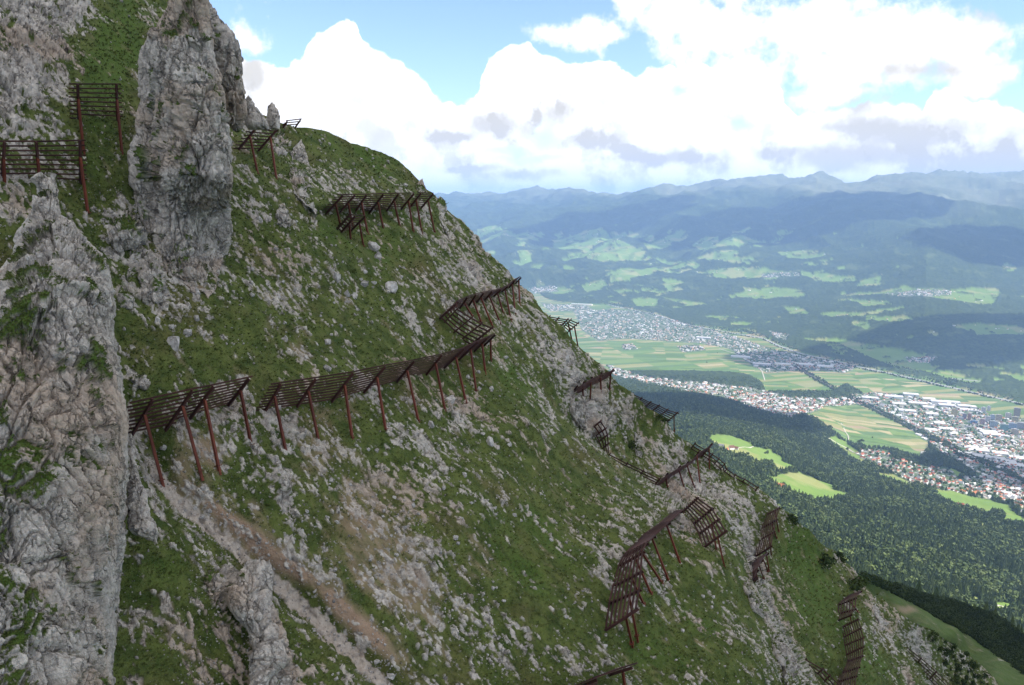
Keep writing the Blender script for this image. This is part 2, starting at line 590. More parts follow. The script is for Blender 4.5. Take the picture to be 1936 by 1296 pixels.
# where the face is rocky (+) or turfy (-): cx, cy, rx, ry, rotation, value, in photo pixels
BIAS = [(60, 100, 110, 160, 20, .50), (20, 180, 60, 120, 0, .4), (150, 20, 90, 40, 0, .35), (190, 130, 55, 150, 12, -.55), (230, 60, 50, 80, 0, -.5),
        (180, 330, 45, 70, 0, -.25), (120, 300, 60, 40, 0, .1), (225, 440, 60, 60, 0, .35), (300, 540, 80, 60, 25, .26), (330, 640, 90, 60, 30, .10), (400, 690, 80, 50, 0, -.25),
        (470, 330, 70, 50, 0, -.15), (500, 390, 50, 40, 0, .25), (560, 500, 70, 60, 30, .1), (620, 440, 60, 30, 30, -.35), (690, 290, 120, 40, 22, -.42), (640, 330, 60, 40, 0, .05),
        (760, 430, 70, 50, 30, -.2), (850, 440, 40, 90, -28, .24), (900, 520, 40, 90, -35, .2), (800, 560, 60, 70, -30, .15),
        (730, 500, 60, 40, 30, -.28), (1010, 610, 26, 100, -38, .28), (1060, 700, 34, 110, -38, .28), (960, 720, 60, 70, -30, -.3), (1150, 740, 40, 90, -40, .22), (1230, 830, 70, 100, -38, .12), (1130, 780, 40, 40, 0, .4),
        (1185, 850, 26, 40, 0, -.35), (1230, 780, 30, 40, -40, -.3), (1330, 920, 40, 90, -38, .28), (1280, 940, 30, 50, -30, .4), (1400, 960, 50, 80, -38, .14), (1440, 1100, 24, 90, -25, .30), (1500, 1240, 26, 90, -28, .30),
        (1550, 1130, 60, 130, -25, -.45), (1520, 1040, 30, 60, -30, -.35), (1600, 1180, 24, 90, -28, .1), (1660, 1200, 20, 70, -25, .25), (1640, 1260, 50, 60, -25, -.4), (1740, 1230, 26, 70, -28, .35), (1590, 1090, 14, 60, -28, .2),
        (700, 1010, 110, 150, -35, .10), (820, 1080, 70, 130, -35, .12), (1000, 1060, 90, 120, -30, -.34), (1230, 1220, 120, 70, -20, -.34), (1120, 1260, 60, 40, 0, .28), (1350, 1180, 80, 80, -30, -.05),
        (640, 800, 80, 40, 0, .02), (760, 880, 110, 60, -20, .05), (540, 960, 20, 110, -14, .55), (500, 880, 40, 60, 0, .2), (400, 920, 60, 60, -40, .22),
        (300, 1080, 70, 50, 0, -.35), (350, 1130, 90, 70, 0, .02), (420, 1230, 70, 60, 0, -.15), (260, 1240, 50, 90, 0, .3), (460, 1150, 60, 80, 0, .3), (620, 700, 120, 60, 0, -.08),
        (560, 620, 120, 60, 10, -.12), (460, 540, 60, 60, 0, .05), (1090, 920, 80, 70, -35, -.15), (1200, 1000, 60, 60, -35, .12), (870, 770, 40, 30, 0, .22), (440, 760, 40, 50, 0, .25)]
SOIL = [(395, 955, 70, 26, 43, .6), (500, 1040, 50, 30, 40, .45), (660, 1170, 80, 20, 44, .4), (740, 1060, 110, 140, -35, .10), (440, 985, 90, 9, 40, .8), (550, 1072, 46, 24, 38, 1.1), (636, 1140, 70, 16, 43, .9), (716, 1215, 60, 16, 45, .7), (400, 860, 26, 60, -20, .7), (350, 860, 30, 40, 0, .5),
        (700, 1000, 90, 130, -35, .45), (780, 1130, 60, 90, -35, .4), (620, 780, 60, 20, -15, .4), (580, 860, 40, 40, 0, .35), (510, 560, 40, 20, 0, .35), (560, 650, 60, 20, 30, .3), (380, 545, 16, 10, 0, .6),
        (1150, 760, 26, 50, -30, .45), (1170, 870, 16, 30, 0, .4), (470, 1010, 40, 60, -30, .5), (1690, 1185, 20, 14, 0, .3)]


def gauss_list(px, py, lst):
    o = np.zeros(np.shape(px))
    for cx, cy_, rx, ry, rot, v in lst:
        c, s = math.cos(R(rot)), math.sin(R(rot))
        dx, dy = px - cx, py - cy_
        u = (dx * c + dy * s) / rx
        w = (-dx * s + dy * c) / ry
        o += v * np.exp(-(u * u + w * w))
    return o


FALL = np.array([0.57, -0.35, -0.74])      # downhill direction of the face


def stretch_fall(P, k):
    """squeeze coordinates along the fall line so that the noise runs downhill"""
    t = P @ FALL
    return P - np.outer(t * (1 - k), FALL)


def surface_detail(P, N, px, py, extra_rock=0.0):
    """masks and displacement of the face at base points P with base normals N"""
    S = stretch_fall(P, 0.5)
    n1 = fbm(S, 5.5, 3, 0.55, 3)
    n2 = fbm(S, 1.5, 3, 0.6, 13)
    n3 = perlin(S / 0.42, 23)
    bias = gauss_list(px, py, BIAS) + extra_rock
    n4 = perlin(P / 0.2, 24)
    rk = 0.50 * n1 + 0.62 * n2 + 0.80 * n3 + 0.30 * n4 + 0.9 * bias - 0.15
    rock = sstep(rk, 0.03, 0.13)
    big = sstep(bias + 0.5 * n1, 0.22, 0.55)
    soil = np.clip(gauss_list(px, py, SOIL) * 1.3 + 0.7 * n2 - 0.15, 0, 1)
    gd = seg_dist(px, py, GULLY)
    gd = gd + 7.0 * perlin(np.stack([px / 38, py / 38, 0 * px], -1), 61) + 4.0 * perlin(np.stack([px / 11, py / 11, 0 * px], -1), 62)
    grav = np.exp(-(gd / 12.0) ** 2)
    rock = np.where(bias < 0.5, np.clip(rock * (1 - 0.6 * soil * (1 - sstep(n3 + 0.6 * n4, 0.05, 0.2))), 0, 1), rock)
    path = sstep(grav + 0.45 * n3 + 0.30 * n2 + 0.2 * n4, 0.40, 0.66) * sstep(py, 840, 900)
    rock = np.maximum(rock, path)
    lush = sstep(-bias + 0.3 * n1, 0.12, 0.45)
    tan = sstep(fbm(P, 14, 2, 0.5, 51) + 0.35 * n1, -0.02, 0.45)
    d = 0.8 * fbm(P, 11, 2, 0.5, 31) + 0.30 * fbm(S, 3.2, 3, 0.5, 33)
    fv1, fe1 = facet(S, 3.0, 5)
    fv2, fe2 = facet(S, 0.75, 6)
    fv3, fe3 = facet(P, 0.38, 8)
    d += rock * (0.10 + 0.30 * fv2 + 0.16 * fv3 - 0.12 * (1 - sstep(fe2, 0, .2)))
    d += big * (0.35 + 0.75 * fv1 + 0.32 * fv2 + 0.1 * fv3 - 0.35 * (1 - sstep(fe1, 0, .14)))
    d += (1 - rock) * (0.10 * perlin(P / 0.55, 41) + 0.12 * perlin(P / 1.4, 42) + 0.05 * perlin(P / 0.25, 43))
    d -= 0.25 * grav
    return d, dict(rock=rock, soil=np.maximum(soil, path), lush=lush, tan=np.clip(tan + 0.5 * path, 0, 1))


def build_slope():
    X = np.concatenate([np.arange(-420, -12, 14), np.arange(-12, 1960, 2.0), np.arange(1960, 2140, 12)])
    Yp = np.concatenate([np.arange(-160, -8, 10), np.arange(-8, 1308, 2.0), np.arange(1308, 1500, 12)])
    nr, nc = len(Yp), len(X)
    E = edge_px(Yp)
    PX = np.minimum(X[None, :], E[:, None])
    PY = np.repeat(Yp[:, None], nc, 1)
    used = (X[None, :] <= E[:, None])
    # keep one clamped column per row
    firstclamp = used.sum(1)
    for r in range(nr):
        if firstclamp[r] < nc:
            used[r, firstclamp[r]] = True
    fx, fy = PX.ravel(), PY.ravel()
    use = used.ravel().copy()
    use |= np.roll(used, 1, 0).ravel() | np.roll(used, -1, 0).ravel()
    idx = np.flatnonzero(use)
    ux, uy = fx[idx], fy[idx]
    P = slope_P(ux, uy)
    N = slope_normal(ux, uy)
    d, at = surface_detail(P, N, ux, uy)
    at['rock'] = at['rock']
    V = P + N * d[:, None]
    remap = -np.ones(nr * nc, np.int64)
    remap[idx] = np.arange(len(idx))
    g = remap.reshape(nr, nc)
    clamped = X[None, :] > E[:, None]
    a, b_, c, d_ = g[:-1, :-1], g[1:, :-1], g[1:, 1:], g[:-1, 1:]
    ok = (a >= 0) & (b_ >= 0) & (c >= 0) & (d_ >= 0) & ~(clamped[:-1, :-1] & clamped[1:, :-1])
    F = np.stack([a[ok], b_[ok], c[ok], d_[ok]], -1)
    # the hidden far side: from the skyline the mountain falls away behind
    er = np.arange(nr)
    ecol = np.minimum(firstclamp, nc - 1)
    eid = g[er, ecol]
    K = 9
    base = V[eid]
    vdir = base - np.array([0, 0, CAMZ])
    vdir /= np.linalg.norm(vdir, axis=1, keepdims=True)
    rows = [eid]
    VV = [V]
    AA = {k: [v] for k, v in at.items()}
    off = len(V)
    for k in range(1, K + 1):
        t = 1.2 * k ** 1.75
        q = base + vdir * t * 0.8 + np.array([0.05, 0.0, -1.0]) * t * (0.25 + 0.06 * k)
        q = q + (0.5 * perlin(q / 4.0, 77))[:, None] * np.array([0, 0, 1.0]) * min(1, k / 3) * 0.8
        VV.append(q)
        for kk, v in at.items():
            AA[kk].append(v[eid] if kk != 'rock' else np.clip(v[eid] * 0.7 + 0.3 * perlin(q / 1.5, 5), 0, 1))
        rows.append(off + np.arange(nr))
        off += nr
    Fs = [F]
    for k in range(K):
        A0, B0 = rows[k], rows[k + 1]
        Fs.append(np.stack([A0[:-1], A0[1:], B0[1:], B0[:-1]], -1))
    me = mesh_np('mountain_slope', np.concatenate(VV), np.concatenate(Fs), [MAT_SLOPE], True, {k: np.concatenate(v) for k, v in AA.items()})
    o = link('mountain_slope', me)
    tag(o, kind='structure')
    return o


build_slope()


# ---------------------------------------------------------------- rock towers, fins, buttresses: solid bodies
TURF_P, TURF_N = [], []


def rock_body(name, label, poly, Yfun, thick, seed, cat='rock', group=None, step=2.0, amp=1.0, grassy=0.2, tanb=0.0, back=16, vstr=0.45, gmask=None, sharp=0.62, thfun=None, jag=1.0):
    P0 = np.array(poly, float)
    y0, y1 = P0[:, 1].min(), P0[:, 1].max()
    nr = max(6, int((y1 - y0) / step) + 1)
    rows = np.linspace(y0 + 0.02, y1 - 0.02, nr)
    L, Rr = [], []
    n = len(poly)
    for y in rows:
        xs = []
        for k in range(n):
            xa, ya = poly[k]; xb, yb = poly[(k + 1) % n]
            if (ya > y) != (yb > y):
                xs.append(xa + (y - ya) * (xb - xa) / (yb - ya))
        L.append(min(xs)); Rr.append(max(xs))
    L, Rr = np.array(L), np.array(Rr)
    wj = jag * np.minimum(1.0, (Rr - L) / 60.0)
    jn = lambda k: 8.0 * perlin(np.stack([rows / 55.0, 0 * rows + k, 0 * rows], -1), seed) + 3.0 * perlin(np.stack([rows / 19.0, 0 * rows + k, 0 * rows + 5], -1), seed) + 1.0 * perlin(np.stack([rows / 7.0, 0 * rows + k, 0 * rows + 9], -1), seed)
    L = L + wj * jn(1.5); Rr = Rr + wj * jn(7.5)
    Rr = np.maximum(Rr, L + 1.5)
    nf = max(6, int((Rr - L).max() / step) + 1)
    nf = int(nf * 1.25)
    t = np.linspace(0, 1, nf)
    t = 0.45 * t + 0.55 * (1 - np.cos(np.pi * t)) / 2
    PX = L[:, None] + (Rr - L)[:, None] * t
    PY = np.repeat(rows[:, None], nf, 1)
    mid = Yfun(PX.ravel(), PY.ravel()).reshape(PX.shape)
    width = (Rr - L) / FPX * mid.mean(1)
    th = np.minimum(thick, width * 0.6)
    th = th * np.minimum(1, np.sqrt(np.minimum(rows - y0, y1 - rows) / (6.0 * step) + 0.02))
    if thfun is not None:
        th = th * thfun(rows)
    prof = np.power(np.clip(np.sin(np.pi * np.clip(t, 0, 1)), 0, 1), sharp)
    YF = mid - th[:, None] * prof[None, :]
    tb = (1 + np.cos(np.pi * np.linspace(0, 1, back + 2)))[1:-1] / 2
    PXB = L[:, None] + (Rr - L)[:, None] * tb
    midb = Yfun(PXB.ravel(), np.repeat(rows[:, None], back, 1).ravel()).reshape(PXB.shape)
    YB = midb + th[:, None] * np.sin(np.pi * tb)[None, :] ** 0.6
    PXA = np.concatenate([PX, PXB], 1)
    PYA = np.repeat(rows[:, None], nf + back, 1)
    YA = np.concatenate([YF, YB], 1)
    G = unproj(PXA.ravel(), PYA.ravel(), YA.ravel()).reshape(nr, nf + back, 3)
    du = np.roll(G, -1, 1) - np.roll(G, 1, 1)
    dv = np.gradient(G, axis=0)
    N = np.cross(dv, du)
    N /= np.linalg.norm(N, axis=-1, keepdims=True) + 1e-9
    # make normals outward (towards the camera on the front)
    if (N[nr // 2, nf // 2] @ (np.array([0, 0, CAMZ]) - G[nr // 2, nf // 2])) < 0:
        N = -N
    P = G.reshape(-1, 3); Nn = N.reshape(-1, 3)
    st = (1, 1, vstr)
    f0, e0 = facet(P + 0.5 * perlin(P / 2.5, seed + 40)[:, None], 4.2, seed, (1, 1, vstr * .5))
    tn = fbm(P, 5.0, 3, 0.5, seed + 50, (1, 1, .22)) / 0.16
    terr = (np.floor(tn) + sstep(tn - np.floor(tn), 0.7, 1.0)) * 0.16
    f1, e1 = facet(P + 0.30 * perlin(P / 1.3, seed)[:, None], 2.3, seed + 1, (1, 1, vstr * .8))
    f2, e2 = facet(P, 0.85, seed + 2, (1, 1, 0.38))
    f3, e3 = facet(P, 0.30, seed + 3, (1, 1, 0.6))
    big = min(1.0, thick / 3.0)
    crack = np.abs(perlin(P / np.array([1.6, 1.6, 7.0]), seed + 9))
    crack2 = np.abs(perlin(P / np.array([0.6, 0.6, 2.2]), seed + 10))
    d = amp * (big * (1.15 * f0 - 0.5 * (1 - sstep(e0, 0, .07)) + 0.75 * terr) + 0.46 * f1 - 0.50 * (1 - sstep(e1, 0, .075)) + 0.22 * f2 - 0.30 * (1 - sstep(e2, 0, .10)) + 0.12 * f3 - 0.10 * (1 - sstep(e3, 0, .14))
               - 0.7 * big * (1 - sstep(crack, 0, .05)) - 0.14 * (1 - sstep(crack2, 0, .10)) )
    fr = np.concatenate([0.35 + 0.65 * sstep(np.minimum(t, 1 - t), 0.0, 0.07), np.full(back, 0.3)])
    rim = np.concatenate([sstep(np.minimum(t, 1 - t), 0.01, 0.06), np.zeros(back)])
    tap = np.minimum(1, np.minimum(rows - y0, y1 - rows) / (5 * step) + 0.15)
    V = P + Nn * (d * np.repeat(tap, nf + back) * np.tile(fr, nr))[:, None]
    GV = V.reshape(nr, nf + back, 3)
    du = np.roll(GV, -3, 1) - np.roll(GV, 3, 1)
    dv = np.roll(GV, -3, 0) - np.roll(GV, 3, 0)
    N2 = np.cross(dv, du)
    N2 /= np.linalg.norm(N2, axis=-1, keepdims=True) + 1e-9
    sgn = np.sign((N2 * N).sum(-1, keepdims=True) + 1e-9)
    up = (N2 * sgn)[..., 2].ravel()
    gn = fbm(P, 2.2, 4, 0.6, seed + 20, (1, 1, 0.6))
    gg = up * 0.55 + 0.8 * gn + grassy - 0.45 - 0.5 * (1 - np.tile(rim, nr))
    if gmask is not None:
        gg = gg + gmask(PXA.ravel(), PYA.ravel())
    gg = gg + 0.28 * perlin(P / 0.32, seed + 21) + 0.18 * perlin(P / 0.16, seed + 22)
    rock = 1 - sstep(gg, 0.06, 0.16)
    V = V - Nn * ((1 - rock) * 0.75 * d)[:, None] + Nn * ((1 - rock) * (0.10 + 0.12 * perlin(P / 0.9, 6) + 0.10 * perlin(P / 0.35, 4)))[:, None]
    tan = sstep(fbm(P, 7, 3, 0.5, seed + 30) + tanb, 0.1, 0.5)
    idx = np.arange(nr * (nf + back)).reshape(nr, nf + back)
    A = idx[:-1]; B = idx[1:]
    F = np.stack([A.ravel(), B.ravel(), np.roll(B, -1, 1).ravel(), np.roll(A, -1, 1).ravel()], -1)
    gr = np.flatnonzero((rock < 0.3) & (np.tile(np.arange(nf + back), nr) < nf))
    if len(gr):
        gr = RNG.choice(gr, min(len(gr), max(20, len(gr) // 4)), replace=False)
        TURF_P.append(V[gr]); TURF_N.append(Nn[gr])
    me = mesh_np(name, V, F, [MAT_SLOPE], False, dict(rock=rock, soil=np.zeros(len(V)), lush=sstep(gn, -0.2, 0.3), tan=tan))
    o = link(name, me)
    tag(o, label, cat, group)
    return o


def Yline(pts):
    ys = [p[0] for p in pts]; vs = [p[1] for p in pts]
    return lambda px, py: np.interp(py, ys, vs) + 0 * px


def Yslope(off=0.0):
    return lambda px, py: slope_Y(px, py) + off


rock_body('rock_tower', 'tall pale limestone tower rising past the top of the picture beside the green gully', [
    (391, 0), (398, 60), (408, 110), (421, 149), (428, 199), (431, 232), (436, 299), (436, 360), (433, 433), (428, 480), (420, 520), (408, 552), (392, 565), (378, 548), (362, 556), (345, 530),
    (325, 522), (308, 490), (290, 470), (272, 440), (262, 400), (254, 372), (247, 340), (245, 299), (246, 275), (258, 252), (257, 219), (262, 192),
    (260, 159), (260, 126), (272, 96), (282, 70), (300, 43), (316, 0), (322, -90), (384, -90)],
    lambda px, py: np.where(py < 330, np.interp(py, [-90, 0, 330], [88, 86, 82.5]) + 0.02 * (340 - px), slope_Y(px, py) * sstep(py, 330, 480) + (82.5 + 0.02 * (340 - px)) * (1 - sstep(py, 330, 480))),
    7.5, 101, 'rock tower', tanb=0.18, grassy=-0.02, thfun=lambda r: np.interp(r, [-90, 330, 440, 565], [1, 1, .6, .12]))
rock_body('rock_tower', 'second grey rock tower standing behind the tall tower against the sky', [
    (360, -90), (389, -90), (392, 0), (411, 44), (431, 49), (436, 66), (454, 78), (461, 110), (457, 143), (461, 172), (466, 215), (450, 250), (425, 240), (415, 150), (396, 110), (372, 40)],
    lambda px, py: np.interp(py, [-90, 250], [96, 93]) + 0 * px, 4.5, 131, 'rock tower', grassy=0.05)
rock_body('rock_cliff', 'great pale limestone cliff filling the lower left beside the lowest barriers', [
    (90, 333), (99, 352), (107, 378), (119, 408), (139, 420), (149, 440), (179, 463), (196, 480), (206, 506), (212, 539), (219, 586), (220, 632), (226, 682), (236, 709),
    (240, 748), (244, 798), (247, 830), (248, 866), (246, 930), (245, 985), (238, 1013), (234, 1046), (226, 1082), (223, 1118), (219, 1154), (218, 1225), (217, 1290), (214, 1420),
    (-260, 1420), (-260, 700), (-120, 600), (-40, 540), (4, 500), (33, 440), (63, 406), (78, 350)],
    lambda px, py: np.interp(py, [330, 500, 800, 1100, 1420], [64, 58, 50.5, 45.5, 41]) + 0.012 * np.maximum(px - 60, -120), 7.0, 151, 'cliff', tanb=0.2, grassy=-0.02,
    gmask=lambda px, py: 0.30 * sstep(py, 760, 900) * (1 - sstep(px + 25 * np.sin(py / 37.0), 20, 130)) + 0.35 * (1 - sstep(px, 0, 60)) * sstep(560 - py, 0, 120), sharp=0.38, amp=0.72, vstr=0.3)
rock_body('rock_slab', 'smooth blue grey slab leaning against the foot of the big left cliff', [
    (247, 820), (256, 866), (267, 902), (280, 938), (285, 974), (298, 1003), (297, 1028), (288, 1022), (266, 1014), (250, 1012), (240, 1000), (236, 920)],
    Yline([(820, 54.5), (1030, 49.0)]), 1.6, 171, 'rock slab', amp=0.7, grassy=-0.2, tanb=-0.4)
rock_body('rock_buttress', 'ribbed limestone buttress at the bottom edge beside the gravel gully', [
    (464, 1060), (485, 1057), (507, 1067), (514, 1082), (518, 1118), (521, 1146), (536, 1172), (550, 1208), (554, 1244), (557, 1296), (566, 1420), (470, 1420), (478, 1296),
    (475, 1226), (464, 1190), (446, 1172), (428, 1146), (424, 1112), (446, 1104), (449, 1082)], Yslope(-0.9), 3.4, 191, 'rock buttress', grassy=-0.42, vstr=0.2, amp=0.7, jag=0.6)
rock_body('rock_spire', 'pointed rock spire on the skyline just right of the shoulder above the small barrier', [
    (514, 194), (507, 204), (505, 219), (505, 244), (529, 246), (529, 217), (525, 206), (519, 200)], Yline([(194, 101), (246, 99)]), 1.4, 201, 'rock spire', grassy=-0.2, jag=0.25, amp=0.5)
rock_body('rock_spire', 'broad broken rock spire on the skyline between the tower and the pointed spire', [
    (469, 181), (463, 188), (464, 206), (465, 232), (470, 246), (512, 246), (506, 230), (498, 221), (489, 218), (487, 209), (480, 201), (476, 187)], Yline([(181, 98), (246, 97)]), 1.8, 211, 'rock spire', grassy=-0.2, jag=0.4, amp=0.6)
rock_body('rock_fin', 'slim grey rock fin right of the small barrier on the grassy shoulder', [
    (569, 264), (561, 271), (553, 278), (548, 290), (550, 300), (545, 316), (546, 335), (550, 352), (557, 368), (577, 393), (597, 410), (598, 388), (592, 348), (588, 315), (579, 284)],
    Yslope(-0.3), 2.2, 221, 'rock fin', grassy=-0.1)
rock_body('rock_fin', 'low rough rock fin directly behind the posts of the small barrier', [
    (527, 246), (535, 244), (540, 261), (548, 270), (546, 293), (541, 308), (530, 300), (519, 297), (516, 278), (514, 259)], Yslope(0.6), 1.8, 231, 'rock fin', grassy=0.0)
SPURS = [([(272, 463), (289, 466), (301, 482), (309, 505), (310, 533), (303, 573), (280, 580), (262, 551), (265, 509), (264, 480)], 'split rock spur with a dark crack below the tall tower'),
         ([(234, 480), (255, 466), (262, 500), (259, 549), (252, 590), (233, 588), (223, 559), (226, 509)], 'narrow upright rock spur beside the right edge of the left cliff'),
         ([(216, 410), (239, 398), (262, 420), (275, 445), (255, 455), (232, 462), (208, 470), (198, 450)], 'stepped grey outcrop on the grass left of the foot of the tower'),
         ([(245, 718), (262, 699), (275, 706), (283, 718), (279, 733), (257, 743)], 'blocky split rock just above the left end of the lowest barrier'),
         ([(450, 692), (458, 700), (464, 715), (474, 746), (478, 785), (476, 810), (481, 832), (470, 826), (458, 790), (452, 755), (446, 720)], 'tall thin rock rib behind the right end of the second lowest barrier'),
         ([(533, 385), (541, 390), (549, 410), (552, 425), (540, 432), (523, 424), (521, 410), (527, 396)], 'pale triangular rock in the scree below the slim fin'),
         ([(798, 338), (804, 353), (808, 366), (797, 368), (789, 364), (788, 348), (793, 341)], 'upright stone tooth on the skyline above the upper right barrier'),
         ([(830, 372), (842, 381), (846, 393), (840, 408), (852, 422), (862, 436), (850, 452), (838, 436), (826, 412), (822, 388)], 'rugged rock knob on the skyline right of the upper barrier'),
         ([(1084, 743), (1093, 750), (1116, 755), (1133, 759), (1142, 768), (1147, 789), (1145, 805), (1140, 824), (1122, 826), (1100, 812), (1083, 792), (1076, 766)], 'pale rounded crag with crazed cracks below the small ridge barrier'),
         ([(1404, 1049), (1416, 1058), (1421, 1088), (1435, 1116), (1458, 1133), (1459, 1156), (1467, 1181), (1481, 1196), (1478, 1215), (1492, 1232), (1506, 1255), (1520, 1275), (1540, 1296), (1580, 1360), (1490, 1360), (1478, 1296),
           (1472, 1255), (1458, 1212), (1444, 1170), (1420, 1150), (1411, 1125), (1400, 1111), (1402, 1082)], 'long bright white rock rib running down to the bottom edge'),
         ([(1200, 817), (1209, 824), (1217, 837), (1218, 850), (1212, 866), (1203, 862), (1197, 850)], 'smooth grey boulder face on the far slope above the V shaped barrier'),
         ([(1643, 1133), (1655, 1127), (1666, 1139), (1678, 1153), (1683, 1170), (1675, 1182), (1672, 1200), (1666, 1205), (1660, 1180), (1650, 1160)], 'leaning grey rock spire near the meadow ridge at lower right'),
         ([(1290, 925), (1300, 930), (1310, 945), (1312, 962), (1300, 968), (1290, 962), (1282, 945)], 'white rock step above the fan shaped grating'),
         ([(540, 890), (546, 885), (552, 905), (560, 930), (566, 965), (565, 1000), (556, 1010), (548, 985), (543, 945)], 'thin rock rib on the slope below the long barrier'),
         ([(395, 1078), (410, 1090), (412, 1130), (405, 1150), (392, 1130), (385, 1100)], 'broken rock patch on the grass left of the buttress')]
for k, (pl, lb) in enumerate(SPURS):
    ww = (max(p[0] for p in pl) - min(p[0] for p in pl))
    rock_body('rock_outcrop', lb, pl, Yslope(0.25), min(2.6, max(1.0, ww * 0.045)), 240 + 7 * k, 'rock outcrop', grassy=-0.05 if k != 2 else 0.1)


# ---------------------------------------------------------------- boulders and stones
def stone_mesh(name, seed):
    """an angular block: the hull of a few scattered points, its edges slightly broken"""
    import bmesh
    rg = np.random.default_rng(seed)
    bm = bmesh.new()
    for _ in range(22):
        p = rg.normal(size=3)
        p /= np.abs(p).max() ** 0.55 * np.linalg.norm(p) ** 0.45
        bm.verts.new(tuple(p * rg.uniform(.8, 1.0)))
    bmesh.ops.convex_hull(bm, input=bm.verts)
    for v in [v for v in bm.verts if not v.link_faces]:
        bm.verts.remove(v)
    bmesh.ops.subdivide_edges(bm, edges=bm.edges[:], cuts=1, use_grid_fill=True)
    V = np.array([v.co[:] for v in bm.verts])
    f, _ = facet(V, 0.8, seed)
    for v, k in zip(bm.verts, f):
        v.co = v.co * float(1 + 0.12 * k)
    me = bpy.data.meshes.new(name)
    bm.to_mesh(me); bm.free()
    me.materials.append(MAT_STONE)
    return me


STONES = [stone_mesh('boulder', 300 + k) for k in range(7)]


def put_stone(px, py, w, h, label, group=None, k=None):
    Y = float(slope_Y(np.array([float(px)]), np.array([float(py)]))[0])
    P = unproj(np.array([px]), np.array([py]), np.array([Y]))[0]
    N = slope_normal(np.array([float(px)]), np.array([float(py)]))[0]
    dd, _ = surface_detail(P[None], N[None], np.array([float(px)]), np.array([float(py)]))
    sx, sz = w * Y / FPX / 2, h * Y / FPX / 2
    o = link('boulder', STONES[random.randrange(7) if k is None else k])
    o.location = P + N * (float(dd[0]) + 0.05 * min(sx, sz))
    o.scale = (sx, (sx + sz) / 2, sz)
    o.rotation_euler = (random.uniform(-.3, .3), random.uniform(-.35, .1), random.uniform(0, 6.28))
    tag(o, label, 'boulder', group)
    return o


for px, py, w, h, lb in [
    (636, 528, 19, 32, 'upright pale boulder on the open slope below the upper barrier'),
    (689, 537, 20, 16, 'blocky boulder right of the upright pale boulder'), (709, 532, 14, 10, 'flat small boulder between two larger blocks on the mid slope'),
    (739, 543, 26, 30, 'large leaning boulder at the right of the mid slope boulder line'), (705, 470, 28, 22, 'big rounded boulder just under the short barrier'),
    (713, 489, 17, 22, 'boulder leaning against the underside of the rounded boulder'), (656, 560, 12, 22, 'narrow standing stone in the boulder cluster on the mid slope'),
    (668, 563, 10, 20, 'second standing stone in the boulder cluster on the mid slope'), (490, 414, 10, 18, 'white standing stone left of the pale triangular rock'),
    (372, 554, 14, 18, 'bright white boulder in the bare patch below the tall tower'), (325, 655, 17, 44, 'long upright boulder on the slope above the lowest barrier'),
    (352, 632, 15, 21, 'stubby boulder right above the long upright boulder'), (295, 612, 12, 20, 'slanted boulder near the right edge of the left cliff'),
    (367, 607, 11, 18, 'small pointed boulder under the bright white boulder'), (322, 622, 14, 14, 'round boulder above the long upright boulder'),
    (617, 700, 18, 20, 'pale boulder lying just above the long barrier'), (577, 679, 10, 10, 'small stone up the slope left of the pale boulder above the long barrier'),
    (539, 644, 8, 18, 'thin standing stone on the grass above the left of the long barrier'), (739, 754, 7, 8, 'single white stone between the posts of the long barrier'),
    (812, 806, 15, 18, 'white boulder below the sixth post of the long barrier'), (925, 838, 18, 26, 'craggy white boulder on open turf right of the long barrier'),
    (755, 839, 8, 10, 'white stone under the middle of the long barrier'), (697, 850, 9, 9, 'round stone below the third post of the long barrier'),
    (852, 756, 18, 26, 'broken rock between the posts at the right of the long barrier'), (780, 957, 6, 12, 'small upright stone in the scree under the long barrier'),
    (618, 980, 11, 11, 'round stone in the brown scree at the middle bottom'), (725, 975, 9, 6, 'flat stone in the brown scree at the middle bottom'),
    (307, 844, 15, 14, 'smooth grey boulder in the gravel behind the first post of the lowest barrier'), (385, 973, 12, 12, 'lower of two paired boulders in the gravel gully'),
    (394, 966, 13, 12, 'upper of two paired boulders in the gravel gully'), (370, 958, 9, 9, 'small boulder left of the paired boulders in the gully'),
    (386, 920, 13, 15, 'boulder under the foot of the second post of the lowest barrier'), (354, 956, 14, 8, 'flat slab in the upper gravel gully'),
    (739, 1278, 22, 14, 'long white boulder at the bottom end of the gravel gully'), (712, 1250, 14, 10, 'white boulder near the bottom end of the gravel gully'),
    (590, 1160, 11, 9, 'pale boulder in the middle of the gravel gully'), (525, 1097, 10, 9, 'pale boulder on the orange soil of the gully'),
    (609, 1186, 9, 7, 'flat pale stone on the lower gully soil'), (1043, 1020, 10, 8, 'small pale stone on the lush turf in the middle right'),
    (600, 1052, 10, 9, 'round pale stone in the turf right of the orange soil'), (635, 1075, 12, 10, 'double pale stone in the turf right of the orange soil'),
    (862, 1015, 12, 14, 'pale stone in the scree streak at the lower middle'), (1292, 1190, 12, 10, 'pale stone on the lush grass right of the grating posts'),
    (1110, 620, 16, 16, 'round pale block on the ridge below the skyline barrier'), (1068, 678, 18, 22, 'square pale block on the rocky ridge'),
    (1190, 660, 10, 10, 'pale stone on the ridge skyline')][:45]:
    if px < edge_px(py) - 4:
        put_stone(px, py, w, h, lb)

